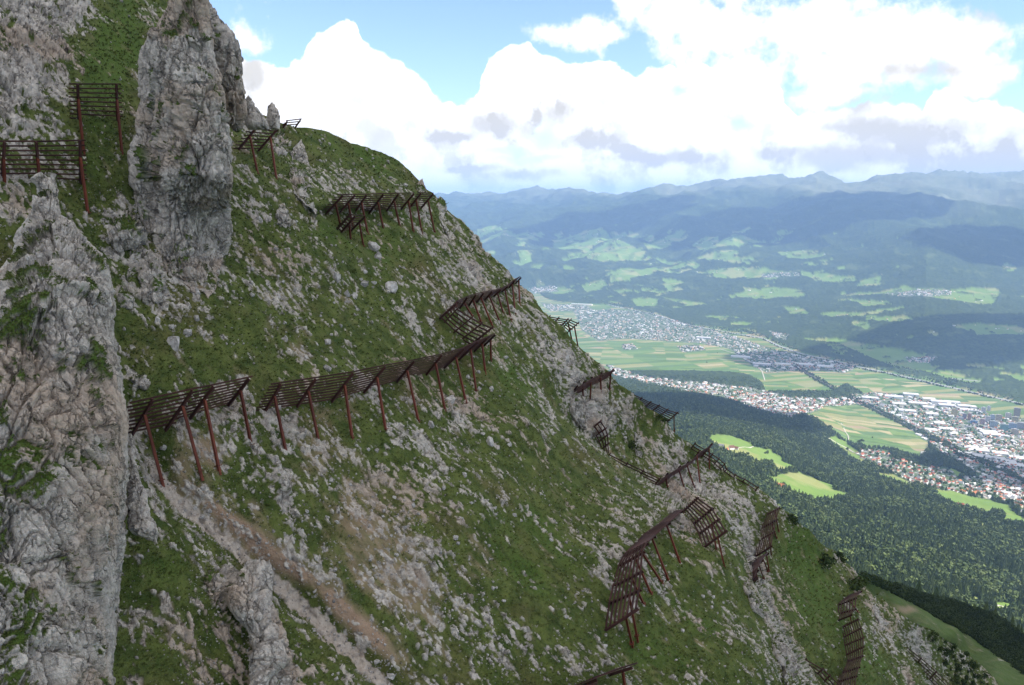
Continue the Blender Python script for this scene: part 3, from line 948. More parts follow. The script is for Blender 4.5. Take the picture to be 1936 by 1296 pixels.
# countable smaller stones over the face: individuals, told apart only by where they lie
ZONES = [('small pale stone in the scree below the long barrier', (560, 820, 980, 1000), 42), ('small pale stone on the turf above the long barrier', (420, 460, 860, 660), 46),
         ('small pale stone in the brown scree at the bottom of the picture', (580, 1000, 960, 1290), 46), ('small pale stone on the rocky ridge near the skyline', (880, 420, 1160, 760), 26),
         ('small pale stone on the far slope beyond the V shaped barrier', (1160, 730, 1460, 1000), 22), ('small pale stone on the turf at the lower right of the face', (1000, 980, 1400, 1290), 26),
         ('small pale stone on the grassy shoulder under the skyline', (600, 260, 800, 360), 14)]
for lb, (x0, y0, x1, y1), n in ZONES:
    for _ in range(n):
        for _try in range(20):
            px, py = random.uniform(x0, x1), random.uniform(y0, y1)
            if px < edge_px(py) - 12:
                break
        s = random.choice([5, 6, 6, 7, 8, 9, 11])
        put_stone(px, py, s * random.uniform(.8, 1.3), s * random.uniform(.7, 1.3), lb, lb.replace('small pale stone', 'small pale stones'))


def scree():
    """the uncounted small stones lying in turf, gravel and scree: one object"""
    n = 60000
    px = RNG.uniform(-10, 1900, n); py = RNG.uniform(0, 1300, n)
    ok = px < edge_px(py) - 6
    px, py = px[ok], py[ok]
    bias = gauss_list(px, py, BIAS)
    gd = seg_dist(px, py, GULLY)
    S = stretch_fall(slope_P(px, py), 0.5)
    dens = 0.25 + 0.9 * fbm(S, 4.0, 3, 0.6, 3) + 0.5 * bias + 0.9 * np.exp(-(gd / 26) ** 2) + 0.35 * gauss_list(px, py, SOIL)
    ok = RNG.uniform(0, 1, len(px)) < np.clip(dens - 0.08, 0.02, 0.95)
    px, py = px[ok][:16000], py[ok][:16000]
    P = slope_P(px, py); N = slope_normal(px, py)
    d, _ = surface_detail(P, N, px, py)
    P = P + N * (d + 0.01)[:, None]
    m = len(P)
    g = (1 + 5 ** 0.5) / 2
    ico = np.array([(-1, g, 0), (1, g, 0), (-1, -g, 0), (1, -g, 0), (0, -1, g), (0, 1, g), (0, -1, -g), (0, 1, -g), (g, 0, -1), (g, 0, 1), (-g, 0, -1), (-g, 0, 1)]) / 1.9
    fi = np.array([(0, 11, 5), (0, 5, 1), (0, 1, 7), (0, 7, 10), (0, 10, 11), (1, 5, 9), (5, 11, 4), (11, 10, 2), (10, 7, 6), (7, 1, 8), (3, 9, 4), (3, 4, 2), (3, 2, 6), (3, 6, 8), (3, 8, 9), (4, 9, 5), (2, 4, 11), (6, 2, 10), (8, 6, 7), (9, 8, 1)])
    size = 0.05 + 0.15 * RNG.power(0.4, m) ** 2.0
    size *= np.linalg.norm(P - np.array([0, 0, CAMZ]), axis=1) / 85.0
    sc = size[:, None] * RNG.uniform(0.6, 1.35, (m, 3))
    an = RNG.uniform(0, 6.28, m)
    V = ico[None] * RNG.uniform(0.45, 1.35, (m, 12, 1)) * sc[:, None, :]
    c, s = np.cos(an)[:, None], np.sin(an)[:, None]
    V = np.stack([V[..., 0] * c - V[..., 1] * s, V[..., 0] * s + V[..., 1] * c, V[..., 2]], -1) + P[:, None]
    F = (fi[None] + (np.arange(m) * 12)[:, None, None]).reshape(-1, 3)
    me = mesh_np('scree_stones', V.reshape(-1, 3), F, [MAT_STONE2], False)
    tag(link('scree_stones', me), kind='stuff')


def stone2():
    m, N, b = new_mat('scree_limestone')
    P = geo_pos(N)
    c = N.mix(N.smooth(N.noise(P, 1.7, 3, 0.6), 0.3, 0.7), (0.16, 0.145, 0.13), (0.43, 0.40, 0.365))
    N.l.new(c, b.inputs['Base Color'])
    return m


MAT_STONE2 = stone2()
scree()


def turf_tufts():
    m_, N_, b_ = new_mat('turf_tufts')
    P_ = geo_pos(N_)
    N_.l.new(N_.mix(N_.noise(P_, 0.8, 4, 0.7), (0.05, 0.078, 0.018), (0.135, 0.145, 0.045)), b_.inputs['Base Color'])
    n = 90000
    px = RNG.uniform(-10, 1900, n); py = RNG.uniform(0, 1300, n)
    ok = px < edge_px(py) - 1
    px, py = px[ok], py[ok]
    P = slope_P(px, py); N = slope_normal(px, py)
    d, at = surface_detail(P, N, px, py)
    ok = (at['rock'] < 0.35) & (at['soil'] < 0.4)
    P, N, d = P[ok], N[ok], d[ok]
    P = P + N * d[:, None]
    P = np.concatenate([P[:30000]] + TURF_P); N = np.concatenate([N[:30000]] + TURF_N)
    m = len(P)
    V = np.zeros((m, 4, 3, 3))
    dist = np.linalg.norm(P - np.array([0, 0, CAMZ]), axis=1) / 85.0
    for k in range(4):
        an = RNG.uniform(0, 6.28, m)
        h = RNG.uniform(0.08, 0.2, m) * dist
        dirv = np.stack([np.cos(an), np.sin(an), np.zeros(m)], -1)
        per = np.stack([-np.sin(an), np.cos(an), np.zeros(m)], -1)
        base = P + dirv * (0.06 * dist)[:, None]
        V[:, k, 0] = base - per * (0.07 * dist)[:, None]
        V[:, k, 1] = base + per * (0.07 * dist)[:, None]
        V[:, k, 2] = base + (N * 0.5 + np.array([0, 0, 0.6])) * h[:, None] + dirv * (h * 0.7)[:, None]
    F = np.arange(m * 12).reshape(-1, 3)
    tag(link('turf_tufts', mesh_np('turf_tufts', V.reshape(-1, 3), F, [m_], False)), kind='stuff')


turf_tufts()


# ---------------------------------------------------------------- avalanche barriers
def profile_mesh(name, prof, mat):
    """closed outline in x,z extruded along y from 0 to 1"""
    n = len(prof)
    V = [(x, 0, z) for x, z in prof] + [(x, 1, z) for x, z in prof]
    F = [(k, (k + 1) % n, n + (k + 1) % n, n + k) for k in range(n)]
    me = bpy.data.meshes.new(name)
    me.from_pydata(V, [], F + [tuple(range(n))[::-1], tuple(range(n, 2 * n))])
    me.materials.append(mat)
    me.update()
    return me


def h_prof(w, d, t):
    return [(-w, -d), (w, -d), (w, -d + t), (t / 2, -d + t), (t / 2, d - t), (w, d - t), (w, d), (-w, d), (-w, d - t), (-t / 2, d - t), (-t / 2, -d + t), (-w, -d + t)]


ME_BEAM = profile_mesh('crossbeam', [(-.058, -.052), (.058, -.052), (.058, -.032), (-.03, -.032), (-.03, .032), (.058, .032), (.058, .052), (-.058, .052)], MAT_STEEL_DARK)
ME_BEAM_FRONT = profile_mesh('crossbeam_front', [(-.085, -.06), (.085, -.06), (.085, -.03), (-.04, -.03), (-.04, .03), (.085, .03), (.085, .06), (-.085, .06)], MAT_STEEL_DARK)
ME_GIRDER = profile_mesh('girder', h_prof(.085, .135, .03), MAT_STEEL_DARK)
ME_POST = profile_mesh('post', h_prof(.105, .105, .03), MAT_STEEL_RED)
ME_FOOT = profile_mesh('foot_plate', [(-.22, -.22), (.22, -.22), (.22, .22), (-.22, .22)], MAT_STEEL_RED)


def along(o, A, B, side):
    A, B, side = Vector(A), Vector(B), Vector(side)
    y = (B - A)
    L = y.length
    y = y / L
    x = side - y * side.dot(y)
    if x.length < 1e-4:
        x = Vector((1, 0, 0)).cross(y)
    x.normalize()
    z = x.cross(y)
    M = Matrix((x, y * L, z)).transposed().to_4x4()
    M.translation = A
    return M


def sy(px, py):
    return float(slope_Y(np.array([float(px)]), np.array([float(py)]))[0])


def barrier(label, gird, nb, group='rusty steel avalanche barriers on the mountain face', L=4.3, Yb=None, dY=None, over=0.18, overL=None, overR=None, hollow=None, attach=0.62, foot_drop=0.8, front=99):
    """gird: (top px, bottom px, foot px or None) in photo pixels; bottoms and feet stand on the face"""
    G = []
    for k, g in enumerate(gird):
        t, bt, ft = g[:3]
        yb = Yb[k] if isinstance(Yb, (list, tuple)) else Yb
        own = yb is not None
        if not own:
            yb = sy(*bt)
        B = unproj(*map(np.array, (bt[0], bt[1], yb)))
        a, b = ray(*t)
        dirt = np.array([float(a), 1.0, float(b)])
        o = np.array([0, 0, CAMZ]) - B
        # nearer of the two points on the sight line at girder length from the bottom
        A2, A1, A0 = dirt @ dirt, 2 * dirt @ o, o @ o - L * L
        disc = A1 * A1 - 4 * A2 * A0
        yt = -A1 / (2 * A2) - (math.sqrt(disc) / (2 * A2) if disc > 0 else 0)
        yt = max(yt, yb - 2.6)
        if dY is not None:
            yt = yb + dY
        T = np.array([0, 0, CAMZ]) + dirt * yt
        if ft is None:
            Ft = None
        else:
            yf = float(slope_Y(np.array([float(ft[0])]), np.array([float(ft[1])]))[0]) if (not own and ft[0] < edge_px(ft[1])) else (yb - 0.5)
            Ft = unproj(*map(np.array, (ft[0], ft[1], yf)))
        G.append((B, T, Ft))
    base = np.mean([g[0] for g in G], 0)
    root = empty('avalanche_barrier', base)
    tag(root, label, 'snow barrier', group)
    off = Matrix.Translation(-Vector(base))
    n = len(G)

    def part(name, me, A, B, side):
        o = link(name, me, root)
        o.matrix_local = off @ along(o, A, B, side)
        return o

    hor = []
    for k in range(n):
        q0 = G[max(k - 1, 0)]; q1 = G[min(k + 1, n - 1)]
        h = q1[0] - q0[0] if n > 1 else np.array([1.0, 0, 0])
        hor.append(h / (np.linalg.norm(h) + 1e-9))
    for k, (B, T, Ft) in enumerate(G):
        ax = (T - B) / np.linalg.norm(T - B)
        part('girder', ME_GIRDER, B - ax * 0.5, T + ax * 0.08, hor[k])
        if Ft is not None:
            Am = B + (T - B) * attach
            dn = (Ft - Am); ln = np.linalg.norm(dn); dn = dn / ln
            p = part('post', ME_POST, Am, Ft + dn * foot_drop, hor[k])
            fp = link('foot_plate', ME_FOOT, p)
            lt = ln + foot_drop
            fp.matrix_local = Matrix.Translation((0, 1 - (foot_drop + 0.05) / lt, 0)) @ Matrix.Diagonal((1, 0.07 / lt, 1, 1))
    for k in range(n - 1):
        B0, T0, _ = G[k]; B1, T1, _ = G[k + 1]
        for j in range(nb):
            f = 0.04 + 0.95 * j / (nb - 1)
            P0 = B0 + (T0 - B0) * f; P1 = B1 + (T1 - B1) * f
            h = (P1 - P0)
            ln = np.linalg.norm(h)
            hn = h / ln
            nrm = np.cross(hn, T0 - B0); nrm /= np.linalg.norm(nrm)
            if (nrm @ (np.array([0, 0, CAMZ]) - P0) > 0) != (k >= front):
                nrm = -nrm          # beams lie on the uphill side of the girders
            nn = nrm if not hollow else -nrm
            e0 = (overL if overL is not None else over) if k == 0 else 0.0
            e1 = (overR if overR is not None else over) if k == n - 2 else -0.02
            j0 = RNG.uniform(-.05, .05)
            part('crossbeam', ME_BEAM_FRONT if k >= front else ME_BEAM, P0 + nn * 0.25 - hn * (e0 + j0), P1 + nn * 0.25 + hn * (e1 + j0), (T0 - B0))
    return root


barrier('short rusty barrier touching the edge of the big left cliff', [((288.6, 757), (248.7, 824), (305.6, 908)), ((363.3, 740), (315.7, 810), (378.6, 892))], 9, over=0.85, overL=1.6, overR=0.7)
barrier('short rusty barrier between the cliff side barrier and the long barrier', [((403, 732.4), (360.7, 790), (412.5, 881)), ((470, 718), (430, 769), (475, 841))], 9, over=0.9, overL=1.2, overR=0.7)
barrier('longest rusty barrier with ten posts across the middle of the face', [
    ((530.8, 728), (499.8, 780), (543.2, 867)), ((596.5, 718), (560.6, 771), (606.5, 853)), ((667.2, 707), (626.3, 761), (666, 828)), ((728, 694.4), (688.3, 742.7), (729.2, 812)),
    ((782.5, 684.5), (749, 724), (791.2, 796)), ((834.6, 673.3), (806, 709), (844.5, 790)), ((876.7, 661), (838, 698), (881.7, 763)), ((902.8, 648.5), (869, 679.5), (900.3, 739)),
    ((921, 641), (896.6, 665), (918.9, 717)), ((936, 634), (914, 655), (928.8, 690))], 10, over=0.4, overL=0.9)
barrier('long dark barrier high on the face below the grassy shoulder', [
    ((647.7, 370.8), (612.8, 408.4), (645, 432)), ((670.6, 370), (638.3, 406.4), (668, 432)), ((692.7, 370), (669, 404.4), (696, 444.7)), ((724.3, 368.8), (698.8, 402.4), (725.6, 436.6)),
    ((753, 368), (731.7, 398.3), (756.5, 430.6)), ((782, 367.5), (757, 398.3), (781.4, 437.3))], 9, over=0.6, overL=0.9, overR=0.3)
barrier('single bay dark barrier at the skyline end of the high long barrier', [((795.5, 367), (772.6, 395.7), (796.8, 434.6)), ((819, 367.5), (793.5, 397), (821.7, 438.6))], 9, over=0.4, overR=0.35, overL=0.5)
barrier('small folded barrier standing below the left end of the high long barrier', [((660, 408.5), (636, 435), None), ((671, 410), (644, 441), (663, 455.4)), ((690, 410), (662.5, 438), (687.4, 466))], 7, over=0.15, front=99)
barrier('hooked barrier wrapping a gully and climbing to the ridge skyline', [
    ((985, 525.4), (974, 537), (982.7, 579)), ((972.8, 532), (962, 545), (974.2, 594.3)), ((959.6, 543), (947, 554), (966, 605)), ((946.4, 549), (931, 563), (952, 593.6)), ((930, 552.5), (916, 569), (943.4, 605)),
    ((914, 555.5), (901, 573), (928.8, 611)), ((899.4, 559), (886, 579), (909, 607.5)), ((883.3, 564), (868, 585), (892.8, 598)), ((866, 572), (828, 606), None), ((866, 583), (838, 612), None), ((893, 600), (856, 631), None),
    ((912, 611), (873, 642), None), ((931.7, 619), (892, 651), None)], 7, over=0.15, front=8)
barrier('dark barrier on the skyline with the town behind, left bay', [((1040, 597.5), (1030, 611), None), ((1057, 600.5), (1043, 616), None), ((1074.5, 603), (1058, 620), None)], 6, over=0.15, front=0, Yb=146, overR=0.3)
barrier('dark barrier on the skyline with the town behind, right bay on two tall posts', [((1080, 604), (1064, 620), (1081.8, 646)), ((1094, 610), (1073, 629), (1093, 657))], 6, over=0.15, front=0, Yb=147, overR=0.2)
barrier('small slanting barrier on the ridge above the rounded crag', [
    ((1092, 730), (1081, 744), None), ((1104.5, 722.5), (1098, 739), (1102.4, 751)), ((1120, 713.5), (1113, 728), (1116, 756)), ((1138, 705), (1131, 721), (1137, 750)), ((1160, 698.5), (1147, 712), (1152.6, 735))], 6, over=0.15, front=0)
barrier('dark barrier jutting beyond the ridge in front of the dark forest', [
    ((1197, 744), (1187, 756), None), ((1214, 752), (1204, 763), None), ((1231, 760), (1219, 771), None), ((1247, 766), (1233, 778), None), ((1263, 774), (1247, 787), None), ((1281.9, 779.7), (1262, 797), (1274.7, 815))], 6, over=0.12, front=0, Yb=158, overR=0.25)
barrier('V shaped barrier dipping through the gully with its right arm on posts', [
    ((1136.5, 796), (1107, 820), None), ((1146, 810), (1116, 831), None), ((1149.5, 822), (1123, 842), None), ((1151.5, 838), (1131, 856), None), ((1153.5, 858), (1140, 872), None), ((1187, 875), (1172, 895), None), ((1217, 889), (1203, 908), None),
    ((1249, 904), (1234, 922), None), ((1263, 895), (1252, 911), (1261.6, 920)), ((1287, 881), (1276, 894), (1294.5, 926)), ((1302, 873), (1292, 886), (1313, 922)), ((1322, 854), (1310, 871), (1323.4, 913)), ((1346.6, 838.6), (1331, 856), (1341.4, 888))], 6, over=0.12, front=0, Yb=[sy(1125, 820), sy(1134, 830), sy(1144, 842), sy(1158, 858), sy(1180, 880), sy(1205, 896), sy(1228, 908), sy(1250, 922), None, None, None, None, None])
barrier('dark wavy barrier along the skyline above the farm meadow', [
    ((1315, 838), (1300, 856), None), ((1337, 851), (1322, 870), None), ((1348, 858), (1334, 876), None), ((1360, 866), (1345, 885), None), ((1371, 876), (1355, 896), None), ((1375, 886), (1360, 905), None), ((1391, 897), (1377, 916), None), ((1409, 905), (1394, 924), None),
    ((1434, 920.4), (1419, 939), (1426.6, 946))], 5, over=0.12, front=0, Yb=150.5, overR=0.2)
barrier('fan shaped grating bending downhill in the lower right, seen from above', [
    ((1292, 968), (1276, 970), None), ((1268, 990), (1247, 994), (1282, 1054)), ((1240, 1016), (1219, 1014), (1259.3, 1085.5)), ((1226, 1028.5), (1182, 1052), (1250.8, 1101)), ((1218.5, 1044), (1172.5, 1070), (1230.7, 1122)), ((1215, 1081), (1161, 1109), (1216.8, 1142.6)),
    ((1211.7, 1116), (1153.5, 1141), (1203.8, 1202)), ((1206, 1152), (1146.5, 1191), (1194.4, 1216.4))], 8, over=0.12, front=0)
barrier('curved grating just right of the fan shaped grating', [((1320, 941), (1293, 966), None), ((1348, 961.3), (1312.4, 990.4), None), ((1360.5, 981.5), (1322.4, 1009.4), (1356, 1047.5)), ((1374, 1004), (1330, 1036), (1372.8, 1085.5))], 8, over=0.12, front=0)
barrier('dense grating standing on the green ridge edge by a dark bush', [((1475, 961), (1449, 974), (1472, 1004.6)), ((1469.4, 983), (1441.7, 998.3), (1468, 1017)), ((1465.3, 1005.3), (1435.4, 1022), (1459, 1055)), ((1459.7, 1033), (1428.5, 1052.5), (1454, 1079))], 8, over=0.12, front=0)
barrier('small lower grating half hidden behind the white rock rib', [((1453.5, 1047), (1421, 1064), (1452, 1080)), ((1443, 1060), (1420, 1076), (1443.8, 1094)), ((1434, 1078), (1422, 1090), (1435.4, 1115)), ((1432, 1092), (1424, 1103), None)], 8, over=0.1, front=0)
barrier('upper small grating beside the leaning grey spire at lower right', [((1629.6, 1119), (1607, 1127), None), ((1619.7, 1131.4), (1586, 1144), (1624, 1160)), ((1618.8, 1152), (1585, 1161), (1612, 1190)), ((1611, 1163), (1582.5, 1174.4), None)], 7, over=0.1, front=0)
barrier('long ladder like grating descending the green slope to the bottom edge', [
    ((1623.8, 1171), (1590.7, 1187), None), ((1628.8, 1187.6), (1595.7, 1205), None), ((1633.7, 1206), (1598, 1220), None), ((1633.7, 1223), (1601.5, 1238), None), ((1632, 1240.5), (1603, 1251), None), ((1626, 1262), (1590.7, 1273), None),
    ((1620.5, 1278.5), (1585.8, 1289), None), ((1618, 1297), (1580, 1308), None)], 9, over=0.1, front=0)
barrier('barrier emerging behind the white rock rib at the bottom edge', [((1492, 1230), (1478, 1246), None), ((1525, 1246), (1508, 1265), None), ((1557, 1264), (1534, 1285), None), ((1570, 1277), (1547, 1300), None), ((1590, 1296), (1566, 1316), None)], 6, over=0.1, front=0, Yb=[sy(1530, 1246), sy(1545, 1262), sy(1562, 1280), sy(1575, 1295), sy(1590, 1310)])
barrier('narrow barrier behind the last grassy rib at the bottom right', [((1711, 1220), (1699, 1238), None), ((1742, 1244), (1728, 1263), None), ((1771, 1270), (1754, 1288), None), ((1797, 1295), (1777, 1313), None)], 6, over=0.1, front=0, Yb=[sy(1728, 1236), sy(1742, 1258), sy(1758, 1280), sy(1778, 1305)])
barrier('barrier seen edge on at the bottom edge of the picture', [((1195, 1263), (1150, 1277), (1186, 1335)), ((1128, 1286), (1088, 1303), (1135, 1360)), ((1070, 1302), (1030, 1322), (1080, 1370))], 8, over=0.4, front=0, overL=1.0)
barrier('upper square barrier with nine bars in the green gully at top left', [((147, 160.5), (149, 229), (158, 285)), ((220, 160.5), (222.6, 233), (232.3, 305.3))], 9, over=0.9)
barrier('lower barrier in the green gully running out of the left picture edge', [((-62, 275), (-64, 346), (-58, 390)), ((8.6, 269.7), (4, 343), (9, 352)), ((68.7, 269.7), (74.6, 342), (77, 358)), ((150.9, 267.5), (153, 345), (166.4, 403.7))], 9, over=0.8)
barrier('tilted single bay barrier on the shoulder right of the tall tower', [((486.4, 239.7), (450, 285), (487.7, 330.3)), ((525, 244.3), (489, 285), (523, 340.8))], 8, over=0.55, overL=0.8, overR=0.3)
barrier('tiny barrier end poking above the grassy skyline', [((543, 231), (536, 240), None), ((567.8, 228), (560.6, 238), None)], 3, over=0.2, Yb=122, L=1.3)


# ---------------------------------------------------------------- shoulder ridge beyond the face at lower right
Q_EDGE = [(1020, 1540), (1048, 1575), (1070, 1598), (1085, 1620), (1095, 1645), (1106, 1680), (1116, 1720), (1126, 1745), (1136, 1796), (1147, 1835), (1161, 1875), (1180, 1905), (1206, 1938), (1246, 2010), (1310, 2150), (1420, 2300)]
_qy = np.array([q[0] for q in Q_EDGE], float); _qx = np.array([q[1] for q in Q_EDGE], float)
Q_CTL = [(1600, 1065, 300), (1640, 1095, 345), (1700, 1140, 320), (1750, 1184, 280), (1886, 1289, 240), (1936, 1290, 262), (1800, 1190, 345), (1700, 1118, 500), (1739, 1122, 580),
         (1796, 1136, 700), (1835, 1147, 730), (1936, 1206, 660), (1936, 1250, 420), (1870, 1220, 430), (1780, 1160, 470), (2100, 1300, 420), (2100, 1420, 260)]
PINE_BAND = [(1560, 1020), (1663, 1080), (1739, 1101), (1796, 1112), (1835, 1123), (1875, 1137), (1936, 1180), (2150, 1290), (2150, 1420), (1936, 1273), (1891, 1242), (1846, 1211), (1806, 1187), (1764, 1164), (1716, 1136), (1653, 1104), (1600, 1068)]


def q_P(px, py):
    return unproj(px, py, np.exp(shepard(px, py, [(a, b, math.log(c)) for a, b, c in Q_CTL], 35.0)))


def build_shoulder():
    Yp = np.concatenate([np.arange(1024, 1310, 2.5), np.arange(1310, 1420, 12)])
    nc = 150
    R1 = np.interp(Yp, _qy, _qx)
    L1 = np.minimum(edge_px(Yp) - 60, R1 - 6)
    t = np.linspace(0, 1, nc)
    PX = L1[:, None] + (R1 - L1)[:, None] * t
    PY = np.repeat(Yp[:, None], nc, 1)
    fx, fy = PX.ravel(), PY.ravel()
    P = q_P(fx, fy)
    pine = inpoly(fx, fy, PINE_BAND).astype(float)
    n = fbm(P, 14, 4, 0.55, 201)
    P[:, 2] += 0.9 * fbm(P, 9, 3, 0.5, 202) + 0.25 * perlin(P / 1.6, 203)
    rock = sstep(n + 0.5 * fbm(P, 2.5, 3, 0.6, 204) - 0.5 * pine, 0.56, 0.70) * 0.8
    soil = np.clip(0.5 * np.exp(-(((fx - 1715) / 16) ** 2 + ((fy - 1153) / 7) ** 2)) * 2 + 0.4 * n, 0, 0.7) * (1 - pine)
    V = P.reshape(len(Yp), nc, 3)
    K = 8
    base = V[:, -1]
    vd = base - np.array([0, 0, CAMZ]); vd /= np.linalg.norm(vd, axis=1, keepdims=True)
    ext = [V]
    for k in range(1, K + 1):
        tt = 3.0 * k ** 1.9
        ext.append((base + vd * tt * 0.7 + np.array([0.1, 0, -1.0]) * tt * (0.28 + .05 * k))[:, None])
    V = np.concatenate(ext, 1)
    rep = lambda a: np.concatenate([a.reshape(len(Yp), nc), np.repeat(a.reshape(len(Yp), nc)[:, -1:], K, 1)], 1).ravel()
    m = nc + K
    g = np.arange(len(Yp) * m).reshape(len(Yp), m)
    F = np.stack([g[:-1, :-1].ravel(), g[1:, :-1].ravel(), g[1:, 1:].ravel(), g[:-1, 1:].ravel()], -1)
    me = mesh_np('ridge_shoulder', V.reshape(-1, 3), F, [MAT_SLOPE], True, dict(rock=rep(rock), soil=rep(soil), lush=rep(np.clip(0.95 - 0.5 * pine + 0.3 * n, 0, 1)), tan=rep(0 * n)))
    tag(link('ridge_shoulder', me), kind='structure')


build_shoulder()


# ---------------------------------------------------------------- valley, foothills and far mountains
ZT = {1936: [(1300, 950), (1190, 735), (1100, 584), (1000, 467), (960, 378), (940, 268), (880, 110), (850, 30), (800, 10), (700, 10), (690, 20), (650, 156), (600, 313), (560, 321), (540, 352), (480, 696)],
      1750: [(1300, 1150), (1120, 850), (1000, 594), (930, 441), (880, 234), (840, 110), (800, 10), (690, 10), (675, 30), (620, 240), (560, 345), (530, 433), (480, 750)],
      1600: [(1300, 1250), (1060, 865), (960, 575), (900, 430), (850, 216), (800, 125), (775, 20), (655, 10), (640, 40), (600, 153), (560, 203), (530, 354), (500, 546), (480, 680)],
      1450: [(1300, 1300), (940, 724), (880, 608), (830, 516), (790, 300), (760, 104), (740, 10), (610, 10), (600, 20), (560, 144), (530, 286), (490, 530), (480, 590)],
      1300: [(1300, 1350), (830, 700), (790, 580), (750, 295), (720, 60), (700, 10), (600, 10), (585, 25), (560, 100), (530, 227), (480, 568)],
      1150: [(1300, 1380), (750, 300), (720, 60), (700, 10), (580, 5), (540, 130), (500, 350), (480, 470)],
      1000: [(1300, 1400), (740, 200), (700, 5), (550, 5), (520, 210), (480, 470)],
      700: [(1300, 1400), (740, 200), (700, 5), (530, 5), (510, 120), (480, 250)]}
YT = {1936: [(520, 12150), (480, 13500), (420, 15500), (370, 17500), (334, 22000), (300, 26000)],
      1750: [(520, 11700), (480, 12650), (450, 14000), (390, 16500), (337, 20500), (300, 25000)],
      1600: [(520, 12500), (480, 13750), (430, 15500), (380, 18000), (350, 20500), (300, 26000)],
      1450: [(520, 13300), (480, 15100), (420, 17500), (370, 20000), (344, 22500), (300, 27000)],
      1300: [(520, 13800), (480, 15500), (420, 18000), (380, 20500), (358, 23000), (300, 28000)],
      1150: [(520, 14500), (480, 17000), (450, 18500), (410, 20500), (372, 23500), (300, 29000)],
      1000: [(520, 15000), (480, 17000), (430, 20000), (400, 23000), (364, 26500), (300, 31000)],
      700: [(520, 16000), (480, 20000), (430, 23000), (400, 25000), (378, 28500), (300, 31000)]}
FC = np.array(sorted(ZT), float)


def _cols(tab, py, log):
    out = []
    for c in sorted(tab):
        t = sorted(tab[c])
        v = np.array([q[1] for q in t], float)
        if log: v = np.log(v)
        out.append(np.interp(py, [q[0] for q in t], v))
    return np.stack(out)


def _blend_cols(S, px):
    x = np.clip(px, FC[0], FC[-1])
    k = np.clip(np.searchsorted(FC, x) - 1, 0, len(FC) - 2)
    t = (x - FC[k]) / (FC[k + 1] - FC[k])
    j = np.arange(len(px))
    return S[k, j] * (1 - t) + S[k + 1, j] * t


def far_base(px, py):
    px = np.asarray(px, float); py = np.asarray(py, float)
    a, b = ray(px, py)
    z = _blend_cols(_cols(ZT, py, False), px)
    Yz = (CAMZ - z) / np.maximum(-b, 0.03)
    Yy = np.exp(_blend_cols(_cols(YT, py, True), px))
    w = sstep(py, 482, 515)
    Y = np.where(py > 515, Yz, np.where(py < 482, Yy, Yz * w + Yy * (1 - w)))
    return unproj(px, py, Y)


def far_P(px, py):
    P = far_base(px, py)
    z = P[:, 2]
    hill = sstep(z, 18, 120)
    Y = P[:, 1]
    far = sstep(Y, 11000, 16000)
    near = 1 - sstep(Y, 3500, 7000)
    Q = P * np.array([1, 1, 0.3])
    d = hill * ((18 + 60 * far) * fbm(Q, 520, 3, 0.5, 401) + 8 * fbm(Q, 110, 3, 0.5, 402))
    rid = 1 - 2 * np.abs(perlin(Q / 2300 + 5, 405))
    rid2 = 1 - 2 * np.abs(perlin(Q / 900 + 3, 407))
    d += hill * far * (-90 + 230 * rid + 95 * rid2 + 30 * (1 - 2 * np.abs(perlin(Q / 380 + 1, 408))))
    P[:, 2] = z + d
    return P


CREST = [(690, 380), (800, 380), (850, 376), (900, 372), (960, 369), (1000, 364), (1060, 367), (1110, 373), (1150, 372), (1200, 366), (1260, 362), (1300, 358), (1350, 354), (1380, 350), (1420, 350),
         (1450, 346), (1480, 344), (1520, 351), (1550, 343), (1600, 352), (1640, 350), (1680, 340), (1710, 335), (1740, 338), (1790, 337), (1830, 337), (1880, 334), (1936, 334), (2300, 330)]

